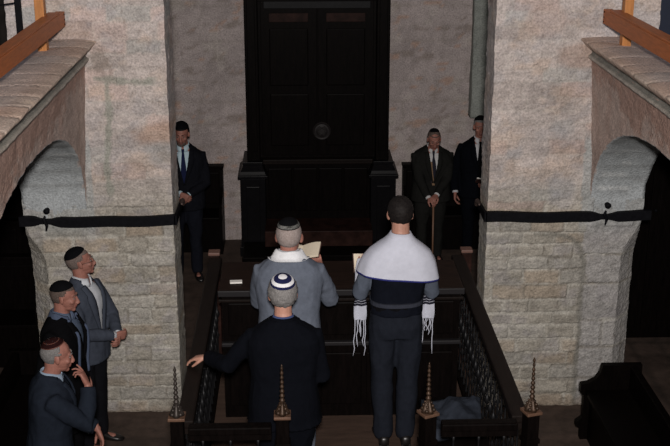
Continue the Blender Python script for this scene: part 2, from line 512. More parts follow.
struct('floor_gallery_right', bx(2.68, 5.6, 0.6, PY, 3.02, 3.12), gf)
struct('floor_gallery_near', bx(-5.0, 5.6, -3.0, 0.6, 3.02, 3.12), gf)
# gallery back walls behind the pillars (stone, with a dark doorway beside it)
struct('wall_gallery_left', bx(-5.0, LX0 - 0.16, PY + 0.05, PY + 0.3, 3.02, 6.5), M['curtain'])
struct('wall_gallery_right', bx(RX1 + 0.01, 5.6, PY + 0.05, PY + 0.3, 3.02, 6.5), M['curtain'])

# floor of worn brown tiles
def floorcol(co):
    x, y, z = co
    n = fbm((x, y, 0), 2.5)
    tx, ty = math.floor(x / 0.3), math.floor(y / 0.3)
    r = random.Random(tx * 71 + ty * 13).random()
    e = min(x / 0.3 - tx, 1 - x / 0.3 + tx, y / 0.3 - ty, 1 - y / 0.3 + ty) * 0.3
    c = tuple(a * (1 + 0.2 * n + 0.25 * (r - 0.5)) for a in (0.066, 0.046, 0.037))
    return lerp(c, (0.022, 0.018, 0.015), 0.5 * ss(0.014, 0.004, e))
bm = nb()
nx, ny = 180, 240
vv = [[bm.verts.new((-5.0 + 10.6 * i / nx, 14.0 * j / ny, 0)) for j in range(ny + 1)] for i in range(nx + 1)]
for i in range(nx):
    for j in range(ny): bm.faces.new((vv[i][j], vv[i + 1][j], vv[i + 1][j + 1], vv[i][j + 1]))
me = bpy.data.meshes.new('floor'); bm.to_mesh(me); bm.free(); set_cols(me, floorcol)
tag(link_mesh('floor', me, M['floor']), kind='structure')

# ------------------------------------------------------------------ iron straps round the pillars
def strap(name, x0, x1, left, label, dep):
    t = empty(name, ((x0 + x1) / 2, PY - 0.03, 1.80)); tag(t, label, 'iron strap')
    ox, oy, oz = t.location
    bm = nb()
    a, b = (x0 - 0.03, x1 + 0.02) if left else (x0 - 0.02, x1 + 0.06)
    n = 30
    rings = []
    for i in range(n + 1):
        x = a + (b - a) * i / n; u = i / n
        # tapers and dips where the link sits; slightly bent by age
        j = abs(x - (-2.10 if left else 2.58))
        h = 0.042 * (0.42 + 0.58 * ss(0.02, 0.12, j))
        sag = -0.012 * math.sin(u * 3.0) + 0.004 * math.sin(u * 14)
        rings.append([V((x - ox, PY - 0.055 - oy, 1.80 + sag - h - oz)), V((x - ox, PY - 0.012 - oy, 1.80 + sag - h - oz)),
                      V((x - ox, PY - 0.012 - oy, 1.80 + sag + h - oz)), V((x - ox, PY - 0.055 - oy, 1.80 + sag + h - oz))])
    ring_loft(bm, rings)
    obj('front_bar', bm, M['iron'], t)
    xc = x1 if left else x0; s = 1 if left else -1
    bm = nb()
    rings = []
    for i in range(9):
        y = PY - 0.055 + (dep + 0.03) * i / 8; w = 0.040 - 0.018 * i / 8
        xx = xc + s * 0.012 - ox; xo = xc + s * 0.034 - ox
        rings.append([V((xx, y - oy, 1.80 - w - oz)), V((xo, y - oy, 1.80 - w - oz)), V((xo, y - oy, 1.80 + w - oz)), V((xx, y - oy, 1.80 + w - oz))])
    ring_loft(bm, rings); obj('side_bar', bm, M['iron'], t)
    bm = nb(); xx = xc + s * 0.02 - ox
    tube(bm, [(xx + s * 0.015, PY + dep - 0.03 - oy, -0.02), (xx + s * 0.02, PY + dep - 0.09 - oy, 0.03), (xx + s * 0.02, PY + dep - 0.18 - oy, 0.04), (xx + s * 0.03, PY + dep - 0.26 - oy, 0.05)],
         [0.02, 0.022, 0.016, 0.008], 8)
    obj('hook', bm, mat('rusty_iron', (0.06, 0.035, 0.028), 0.7), t)
    xl = (-2.10 if left else 2.58) - ox
    bm = nb(); tube(bm, [(xl, -0.03, -0.08), (xl + 0.01, -0.035, -0.03), (xl - 0.012, -0.035, 0.02), (xl, -0.03, 0.05)], [0.006, 0.014, 0.016, 0.008], 8)
    obj('link_pin', bm, M['iron'], t)
    return t
strap('iron_strap', LX0, LX1, True, 'long black iron band fixed across the front of the pillar behind the three men', 0.5)
strap('iron_strap', RX0, RX1, False, 'long black iron band fixed across the pillar above the empty bench', 0.4)
for x, z, l in ((-2.09, 1.885, 'small black iron peg in the stone above the band of the pillar behind three men'),
                (2.60, 1.885, 'small black iron peg in the stone above the band over the empty bench')):
    bm = nb(); tube(bm, [(0, 0.05, 0), (0, -0.03, 0)], 0.022, 8); ell(bm, (0, -0.03, 0), (0.028, 0.02, 0.026), u=10, v=8)
    o = obj('iron_peg', bm, M['iron'], smooth=True); o.location = (x, PY - 0.01, z); tag(o, l, 'iron peg')

# ------------------------------------------------------------------ orange gallery railings
def gallery_rail(x, sg, label, ypost):
    t = empty('gallery_railing', (x, 5.0, 3.12)); tag(t, label, 'railing')
    y0, y1 = 0.7, 9.07
    bm = bx(-0.035, 0.035, y0 - 5, y1 - 5, 0.305, 0.42, bev=0.006)
    box(bm, -0.06 if sg < 0 else -0.03, 0.03 if sg < 0 else 0.06, y0 - 5, y1 - 0.16 - 5, 0.42, 0.435, bev=0.004)
    obj('bottom_board', bm, M['orange'], t)
    for dz in (0.325, 0.36, 0.40):
        bm = nb(); ell(bm, (-sg * 0.037, y1 - 5 - 0.035, dz), (0.004, 0.007, 0.007), u=8, v=6); obj('nail', bm, M['iron'], t)
    obj('top_rail', bx(-0.05, 0.05, y0 - 5, y1 - 5, 1.18, 1.26, bev=0.01), M['orange'], t)
    for yp in ypost:
        xo = 0.075 * sg
        obj('post', bx(xo - 0.035, xo + 0.035, yp - 5 - 0.04, yp - 5 + 0.04, 0.0, 1.18, bev=0.005), M['pine_post'], t)
gallery_rail(-1.84, -1, 'orange pine railing with square posts above the arch beside the three men', [8.72, 6.6, 4.5, 2.4])
gallery_rail(2.455, 1, 'orange pine railing with square posts above the arch over the empty bench', [8.78, 6.7, 4.6, 2.5])
# black iron stand behind the left railing
t = empty('iron_stand', (-2.14, 8.98, 3.12)); tag(t, 'slim black iron stand with a thin rod behind the orange gallery railing', 'stand')
obj('upright', bx(-0.022, 0.022, -0.02, 0.02, 0.0, 1.5), M['iron'], t)
obj('foot', bx(-0.09, 0.09, -0.06, 0.06, 0.0, 0.03), M['iron'], t)
bm = nb(); tube(bm, [(0.0, 0, 0.50), (-0.5, -0.4, 0.47)], 0.006, 6); obj('rod', bm, M['iron'], t)

# ------------------------------------------------------------------ holy ark on the back wall
AX = 0.235
def mould(bm, x0, x1, y0, y1, prof):
    """stack of slabs (z0, z1, overhang) wrapping front and sides"""
    for z0, z1, o in prof: box(bm, x0 - o, x1 + o, y0 - o, y1, z0, z1, bev=0.004)
    return bm
t = empty('ark', (AX, 13.5, 0)); tag(t, 'tall almost black wooden ark with closed double doors against the stone wall', 'ark')
YB = 13.79 - 13.5
bm = nb(); box(bm, -0.72, 0.72, 13.46 - 13.5, YB, 1.10, 4.4)
obj('case', bm, M['wood'], t)
for s in (-1, 1):
    bm = nb(); a, b = sorted((s * 0.69, s * 0.845))
    box(bm, a, b, 13.30 - 13.5, YB, 1.16, 4.4, bev=0.01)
    a2, b2 = sorted((s * 0.72, s * 0.815)); box(bm, a2, b2, 13.285 - 13.5, 13.31 - 13.5, 1.28, 4.3, bev=0.006)
    obj('pilaster', bm, M['wood'], t)
    bm = nb(); a, b = sorted((s * 0.63, s * 0.93))
    box(bm, a, b, 13.18 - 13.5, YB, 0.0, 0.98, bev=0.008)
    mould(bm, a, b, 13.18 - 13.5, YB, [(0.98, 1.015, 0.028), (1.015, 1.03, 0.012)])
    pr = [(1.03, 0.0), (1.06, 0.012), (1.10, 0.04), (1.13, 0.06)]
    rings = [[V((a + o * .6, -0.32 + o, z)), V((b - o * .6, -0.32 + o, z)), V((b - o * .6, YB, z)), V((a + o * .6, YB, z))] for z, o in pr]
    ring_loft(bm, rings)
    box(bm, a + 0.03, b - 0.03, 13.23 - 13.5, YB, 1.13, 1.165, bev=0.004)
    mould(bm, a, b, 13.18 - 13.5, YB, [(0.0, 0.12, 0.02)])
    a2, b2 = a + 0.07, b - 0.07
    box(bm, a2, b2, 13.165 - 13.5, 13.19 - 13.5, 0.2, 0.88, bev=0.006)
    p = obj('pedestal', bm, mat('ark_pedestal', (0.0045, 0.0042, 0.005), 0.35, var=0.2, spec=0.08), t)
# doors, each with raised panels and a red-brown head panel
for s in (-1, 1):
    bm = nb(); a, b = sorted((s * 0.006, s * 0.66))
    box(bm, a, b, -0.075, -0.035, 1.20, 3.10, bev=0.005)
    for z0, z1 in ((1.32, 1.95), (2.05, 2.72)):
        box(bm, a + 0.10, b - 0.10, -0.092, -0.07, z0, z1, bev=0.012)
    d = obj('door', bm, M['wood'], t)
    obj('door_panel', bx(a + 0.10, b - 0.10, -0.088, -0.07, 2.80, 2.90, bev=0.004), M['ark_red'], d)
bm = nb()
lathe(bm, [(0.001, 0), (0.105, 0.0), (0.11, 0.008), (0.10, 0.016), (0.085, 0.01), (0.07, 0.012), (0.05, 0.02), (0.001, 0.02)], seg=28)
for v in bm.verts: v.co = V((v.co.x + 0.05, -0.09 - v.co.z, v.co.y + 1.50))
for k in range(6):
    a = k * PI / 3; 
    tube(bm, [(0.05 + 0.07 * math.cos(a), -0.112, 1.50 + 0.07 * math.sin(a)), (0.05 + 0.07 * math.cos(a + 2 * PI / 3), -0.112, 1.50 + 0.07 * math.sin(a + 2 * PI / 3))], 0.004, 6)
obj('boss', bm, mat('dull_boss', (0.012, 0.010, 0.010), 0.5, spec=0.2), t, smooth=False)
bm = nb(); mould(bm, -0.70, 0.70, -0.06, YB, [(3.04, 3.07, 0.03), (3.07, 3.12, 0.05), (3.12, 3.16, 0.08), (3.3, 3.42, 0.02), (3.9, 4.0, 0.03), (4.4, 4.5, 0.12)])
obj('cornice', bm, M['wood'], t)
obj('head_panel', bx(-0.62, 0.62, -0.08, -0.03, 2.955, 3.035, bev=0.004), mat('ark_head', (0.005, 0.005, 0.006), 0.5, var=0.3, spec=0.12), t)
# sill, lower cupboard and steps
bm = nb(); box(bm, -0.66, 0.66, -0.16, YB, 1.135, 1.165, bev=0.006); box(bm, -0.66, 0.66, -0.13, YB, 1.10, 1.135, bev=0.006)
obj('sill', bm, M['wood_rail'], t)
bm = nb(); box(bm, -0.64, 0.64, -0.08, YB, 0.0, 1.10)
for k in range(4):
    x = -0.60 + k * 0.305; box(bm, x, x + 0.285, -0.10, -0.07, 0.50, 1.04, bev=0.01)
obj('lower_case', bm, M['wood'], t)
bm = nb(); box(bm, -0.64, 0.64, -0.58, -0.08, 0.0, 0.40, bev=0.008); obj('bench_step', bm, M['ark_red'], t)
bm = nb(); box(bm, -0.90, 0.90, -0.90, -0.34, 0.0, 0.19, bev=0.008); box(bm, -0.64, 0.64, -0.94, -0.60, 0.19, 0.22, bev=0.004); obj('step', bm, M['wood'], t)

# ------------------------------------------------------------------ benches along the back wall
def wall_bench(x0, x1, label, yc=13.5, name='wall_bench'):
    xc = (x0 + x1) / 2; w = (x1 - x0) / 2
    t = empty(name, (xc, yc, 0)); tag(t, label, 'bench')
    bm = bx(-w, w, 0.18, 0.26, 0.0, 0.99, bev=0.006); n = max(2, round(2 * w / 0.5))
    for k in range(n):
        a = -w + 0.05 + k * (2 * w - 0.05) / n; box(bm, a, a + (2 * w - 0.05) / n - 0.05, 0.165, 0.185, 0.52, 0.92, bev=0.008)
    box(bm, -w - 0.01, w + 0.01, 0.15, 0.27, 0.98, 1.01, bev=0.005)
    obj('backrest', bm, M['wood'], t)
    obj('seat', bx(-w, w, -0.22, 0.18, 0.42, 0.46, bev=0.008), M['wood'], t)
    obj('front_panel', bx(-w + 0.02, w - 0.02, -0.17, -0.14, 0.0, 0.42, bev=0.004), M['wood'], t)
    for s in (-1, 1):
        poly = [(-0.24, 0.0), (0.26, 0.0), (0.26, 0.97), (0.12, 0.97), (0.10, 0.75), (0.02, 0.66), (-0.24, 0.64)]
        bm = nb(); a, b = sorted((s * w, s * (w - 0.035))); prism(bm, poly, 'x', a, b); obj('end_panel', bm, M['wood'], t)
wall_bench(-2.9, -0.93, 'dark wooden wall bench behind the man with the blue tie')
wall_bench(-4.9, -2.45, 'nearer black pew across the dark aisle left of the three men', 10.3, 'pew')
wall_bench(-4.9, -2.45, 'farther black pew across the dark aisle left of the three men', 11.4, 'pew')
wall_bench(1.29, 3.3, 'dark wooden wall bench behind the man leaning on a cane')

# ------------------------------------------------------------------ raised prayer platform
PZ = 0.72
struct('floor_platform', bx(-0.74, 1.36, 5.75, 8.74, PZ - 0.06, PZ, bev=0.004), M['platform'])
for s, x0, x1, y0, y1, n in (('left', -0.72, -0.66, 5.8, 8.7, 'left'), ('right', 1.28, 1.34, 5.8, 8.7, 'right'), ('front', -0.66, 1.28, 5.80, 5.86, 'front'), ('rear', -0.66, 1.28, 8.64, 8.70, 'rear')):
    struct('wall_platform_' + n, bx(x0, x1, y0, y1, 0, PZ - 0.06), M['wood'])
for k in range(4):
    struct('trim_%d' % (k + 1), bx(-0.05, 0.68, 5.75 - 0.22 * (k + 1), 5.80 - 0.22 * k - 0.05 if k else 5.75, 0, PZ - 0.14 * (k + 1), bev=0.005), M['platform'])

def baluster_mesh(h):
    bm = nb()
    lathe(bm, [(0.006, 0), (0.013, 0.01), (0.006, 0.03), (0.006, h * 0.25), (0.016, h * 0.28), (0.006, h * 0.31), (0.006, h * 0.47), (0.014, h * 0.49), (0.022, h * 0.52),
               (0.014, h * 0.55), (0.006, h * 0.57), (0.006, h * 0.72), (0.016, h * 0.75), (0.006, h * 0.78), (0.006, h * 0.95), (0.012, h)], seg=8)
    for s in (-1, 1):
        for zc, r in ((h * 0.38, 0.036), (h * 0.66, 0.036)):
            pts = [(0, s * (0.004 + (r * (1 - k / 12)) * abs(math.sin(k * 0.52))) + s * 0.006 * (k / 10), zc + r * 1.5 * math.cos(k * 0.42) * (1 - k / 22)) for k in range(11)]
            tube(bm, pts, 0.0042, 6)
    me = bpy.data.meshes.new('baluster'); bmesh.ops.recalc_face_normals(bm, faces=bm.faces); bm.to_mesh(me); bm.free()
    me.materials.append(M['wrought'])
    for p in me.polygons: p.use_smooth = True
    return me
BAL = baluster_mesh(0.78)
def railing(p0, p1, label, rail_w=0.10, mt='wood_rail'):
    p0, p1 = V(p0), V(p1); d = p1 - p0; Ln = d.length
    t = empty('platform_railing', (p0.x, p0.y, PZ), math.atan2(d.y, d.x) - PI / 2); tag(t, label, 'railing')
    bm = bx(-rail_w / 2, rail_w / 2, 0, Ln, 0.885, 0.935, bev=0.010); box(bm, -0.025, 0.025, 0, Ln, 0.85, 0.885)
    obj('handrail', bm, M[mt], t)
    obj('bottom_rail', bx(-0.03, 0.03, 0, Ln, 0.03, 0.07, bev=0.004), M['wood'], t)
    n = max(2, int(Ln / 0.125))
    for k in range(n):
        o = bpy.data.objects.new('baluster', BAL); COL.objects.link(o); o.parent = t; o.location = (0, (k + 0.5) * Ln / n, 0.07)
railing((-0.665, 5.90), (-0.665, 8.62), 'dark side handrail with wrought iron balusters gripped by the man in black')
railing((1.265, 5.90), (1.265, 8.62), 'dark wooden handrail with wrought iron balusters beside the pale stone pillar')
railing((-0.638, 5.84), (-0.168, 5.84), 'short front handrail left of the opening, behind which the man in black stands', 0.07, 'wood')
railing((0.80, 5.84), (1.235, 5.84), 'short front handrail before the grey coat on the small bench', 0.07, 'wood')

def newel(x, y, label, top, rz):
    t = empty('newel_post', (x, y, PZ), rz); tag(t, label, 'post', 'newel posts at the front of the platform')
    bm = bx(-0.037, 0.037, -0.037, 0.037, 0, 0.985, bev=0.006)
    for z in (0.06, 0.80): box(bm, -0.044, 0.044, -0.044, 0.044, z, z + 0.03, bev=0.004)
    obj('shaft', bm, M['wood'], t)
    f = obj('plate', bx(-0.048, 0.048, -0.048, 0.048, 0.985, 1.003, bev=0.004), M['plate'], t)
    bm = nb()
    # leafy foot: square pyramid with four scrolls
    rings = []
    for z, w in ((1.003, 0.038), (1.02, 0.035), (1.035, 0.028), (1.055, 0.020), (1.075, 0.012)):
        rings.append([V((w * math.cos(a) * (1 + 0.18 * math.cos(4 * a)), w * math.sin(a) * (1 + 0.18 * math.cos(4 * a)), z)) for a in [k * PI / 12 for k in range(24)]])
    ring_loft(bm, rings)
    for k in range(4):
        a = k * PI / 2 + PI / 4
        for r, z, s in ((0.033, 1.018, 0.012), (0.026, 1.042, 0.010), (0.018, 1.062, 0.008)):
            ell(bm, (r * math.cos(a), r * math.sin(a), z), (s, s, s), u=8, v=6)
    prof = [(0.014, 1.07)]; z = 1.075; r = 0.017
    while z < top - 0.02:
        prof += [(r * 0.55, z), (r, z + 0.010), (r * 0.95, z + 0.016), (r * 0.5, z + 0.026)]; z += 0.028; r *= 0.915
    prof += [(0.005, z), (0.001, top)]
    lathe(bm, prof, seg=10)
    obj('finial', bm, M['brass'] if x > -0.6 else mat('dull_bronze', (0.035, 0.028, 0.024), 0.5, metal=0.5), t, smooth=True)
newel(-0.70, 5.84, 'newel post with dark spiky finial beside the pale hand on the handrail', 1.31, 0.0)
newel(-0.105, 5.84, 'newel post with golden brown finial in front of the black coat', 1.31, 0.0)
newel(0.722, 5.84, 'newel post with golden brown finial between the tallit wearer and the grey coat', 1.31, 0.45)
newel(1.312, 5.84, 'newel post with reddish finial standing before the pale stone pillar', 1.33, 0.3)
for x, l in ((-0.68, 'plain square post at the far platform corner nearer the man with blue tie'),
             (1.345, 'plain square post at the far platform corner nearer the man with a cane')):
    t = empty('end_post', (x, 8.68, 0)); tag(t, l, 'post')
    obj('shaft', bx(-0.04, 0.04, -0.04, 0.04, 0, 1.66, bev=0.006), M['ark_red'], t)
    obj('cap', bx(-0.046, 0.046, -0.046, 0.046, 1.66, 1.685, bev=0.006), mat('post_cap', (0.12, 0.06, 0.045), 0.6), t)

# reading desk across the platform
t = empty('reading_desk', (0.30, 7.95, PZ)); tag(t, 'long dark wooden reading desk across the platform in front of the two standing readers', 'desk')
obj('top', bx(-0.88, 0.88, -0.29, 0.30, 1.0, 1.03, bev=0.006), M['wood_top'], t)
bm = bx(-0.86, 0.86, -0.25, -0.22, 0.0, 1.0); 
for k in range(5):
    x = -0.82 + k * 0.335; box(bm, x, x + 0.30, -0.265, -0.245, 0.10, 0.52, bev=0.01); box(bm, x, x + 0.30, -0.265, -0.245, 0.66, 0.92, bev=0.01)
obj('front_panel', bm, M['wood'], t)
obj('moulding', bx(-0.87, 0.87, -0.285, -0.24, 0.585, 0.615, bev=0.006), mat('desk_edge', (0.012, 0.011, 0.012), 0.5, spec=0.2), t)
obj('top_edge', bx(-0.885, 0.885, -0.305, -0.285, 0.985, 1.03, bev=0.005), mat('desk_edge2', (0.012, 0.011, 0.012), 0.5, spec=0.2), t)
obj('top_edge', bx(-0.885, 0.885, -0.27, -0.25, 0.93, 0.95, bev=0.004), M['wood_rail'], t)
obj('back_panel', bx(-0.86, 0.86, 0.22, 0.25, 0.0, 1.0), M['wood'], t)
for s in (-1, 1):
    a, b = sorted((s * 0.86, s * 0.83)); obj('side_panel', bx(a, b, -0.22, 0.22, 0.0, 1.0), M['wood'], t)

# small bench with coat at the front right of the platform
t = empty('small_bench', (1.0, 6.74, PZ)); tag(t, 'small dark bench inside the railing carrying the grey coat', 'bench')
obj('seat', bx(-0.19, 0.19, -0.34, 0.34, 0.43, 0.46, bev=0.006), M['wood'], t)
for sx in (-1, 1):
    for sy in (-1, 1): obj('leg', bx(sx * 0.16 - 0.02, sx * 0.16 + 0.02, sy * 0.29 - 0.02, sy * 0.29 + 0.02, 0, 0.43), M['wood'], t)
bm = nb(); n = 34; g = {}
for i in range(n + 1):
    for j in range(n + 1):
        u, v = i / n * 2 - 1, j / n * 2 - 1
        x = 0.20 * u + 0.03 * v; y = 0.27 * v + 0.03 * math.sin(3 * u)
        z = 0.040 + 0.035 * noise.noise(V((u * 1.6, v * 1.6, 3))) + 0.022 * math.sin(5 * u + 3 * v) * (1 - 0.4 * abs(u)) + 0.012 * noise.noise(V((u * 6, v * 6, 1)))
        ed = max(abs(u), abs(v)); z *= 1 - ss(0.8, 1, ed) * 0.65; z = max(z, 0.008)
        g[i, j] = (x, y, z)
top = {k: bm.verts.new(p) for k, p in g.items()}; bot = {k: bm.verts.new((p[0], p[1], 0.0)) for k, p in g.items()}
for i in range(n):
    for j in range(n):
        bm.faces.new((top[i, j], top[i + 1, j], top[i + 1, j + 1], top[i, j + 1])); bm.faces.new((bot[i, j], bot[i, j + 1], bot[i + 1, j + 1], bot[i + 1, j]))
for i in range(n):
    for a, b in (((i, 0), (i + 1, 0)), ((i, n), (i + 1, n)), ((0, i), (0, i + 1)), ((n, i), (n, i + 1))):
        bm.faces.new((top[a], top[b], bot[b], bot[a]))
o = obj('folded_coat', bm, cloth('coat_grey', (0.026, 0.031, 0.042)), smooth=True); o.location = (0.99, 6.76, PZ + 0.462)
tag(o, 'crumpled blue-grey coat lying on the small bench behind the front handrail', 'coat')

# ------------------------------------------------------------------ benches and cupboards in the aisles
def aisle_bench(name, loc, sg, y0, y1, label):
    t = empty(name, loc); tag(t, label, 'bench')
    poly = [(0.02, 0.0), (0.02, 0.10), (-0.02, 0.12), (-0.02, 0.16), (0.03, 0.20), (0.03, 0.40), (0.0, 0.44), (0.0, 0.51), (0.06, 0.52), (0.12, 0.555), (0.155, 0.61), (0.17, 0.68), (0.50, 0.68), (0.50, 0.0)]
    poly = [(sg * a, b) for a, b in poly]
    for y in (y0, y1):
        bm = nb(); prism(bm, poly, 'y', y - 0.03, y + 0.03); obj('end_panel', bm, M['wood'], t)
    a, b = sorted((sg * 0.04, sg * 0.46)); obj('seat', bx(a, b, y0 + 0.03, y1 - 0.03, 0.42, 0.46, bev=0.006), M['wood'], t)
    a, b = sorted((sg * 0.40, sg * 0.46)); obj('backrest', bx(a, b, y0 + 0.03, y1 - 0.03, 0.46, 0.67, bev=0.006), M['wood'], t)
    a, b = sorted((sg * 0.08, sg * 0.11)); obj('front_panel', bx(a, b, y0 + 0.03, y1 - 0.03, 0.0, 0.42), M['wood'], t)
aisle_bench('aisle_bench', (2.33, 0, 0), 1, 5.6, 8.6, 'low black wooden bench with scooped end panel at the foot of the pillar')
aisle_bench('aisle_bench', (-1.99, 0, 0), -1, 5.6, 9.05, 'low black wooden bench under the arch behind the three men')

def cupboard(x0, x1, y0, y1, h, label):
    t = empty('tall_cupboard', ((x0 + x1) / 2, (y0 + y1) / 2, 0)); tag(t, label, 'cupboard')
    w, d = (x1 - x0) / 2, (y1 - y0) / 2
    obj('body', bx(-w, w, -d + 0.02, d, 0, h, bev=0.01), M['wood'], t)
    obj('cornice', bx(-w - 0.03, w + 0.03, -d - 0.02, d, h, h + 0.05, bev=0.01), M['wood'], t)
    for k in range(2):
        a = -w + 0.03 + k * (w - 0.01); b = a + w - 0.05
        bm = bx(a, b, -d - 0.005, -d + 0.02, 0.1, h - 0.06, bev=0.004); box(bm, a + 0.08, b - 0.08, -d - 0.016, -d, 0.2, h - 0.2, bev=0.008)
        dr = obj('door', bm, M['wood'], t); bm = nb(); ell(bm, ((b - 0.04) if k == 0 else (a + 0.04), -d - 0.03, h * 0.5), (0.014,) * 3, u=10, v=8); obj('knob', bm, M['iron'], dr)
cupboard(2.98, 3.86, 10.6, 11.15, 2.75, 'tall black cupboard in the aisle behind the pillar above the empty bench')
cupboard(3.95, 5.2, 10.6, 11.15, 2.75, 'tall black cupboard at the outer wall of the aisle behind the empty bench')
cupboard(-3.6, -2.3, 12.0, 12.6, 2.6, 'tall black cupboard standing in the dark aisle beyond the three men')

# ================================================================== people
def srt(a, p): return math.copysign(abs(a) ** p, a)
def oring(rx, ry, z, yc=0, n=28, p=0.82, xc=0):
    return [V((xc + rx * srt(math.cos(k * 2 * PI / n), p), yc + ry * srt(math.sin(k * 2 * PI / n), p), z)) for k in range(n)]

TORSO = [(0.86, .165, .115, 0.0), (0.95, .168, .120, 0.0), (1.05, .158, .110, 0.0), (1.16, .168, .112, 0.0), (1.26, .180, .120, 0.0), (1.34, .172, .116, -0.005),
         (1.40, .142, .096, -0.012), (1.435, .105, .078, -0.018), (1.465, .085, .064, -0.02), (1.50, .060, .060, -0.012)]
JACKET = [(0.80, .195, .150, 0.0), (0.90, .192, .146, 0.0), (1.00, .182, .135, 0.0), (1.08, .176, .128, 0.0), (1.18, .186, .132, 0.0), (1.28, .200, .136, -0.002), (1.35, .198, .132, -0.006),
          (1.405, .172, .114, -0.012), (1.44, .130, .092, -0.018), (1.468, .100, .074, -0.02), (1.492, .074, .066, -0.018)]

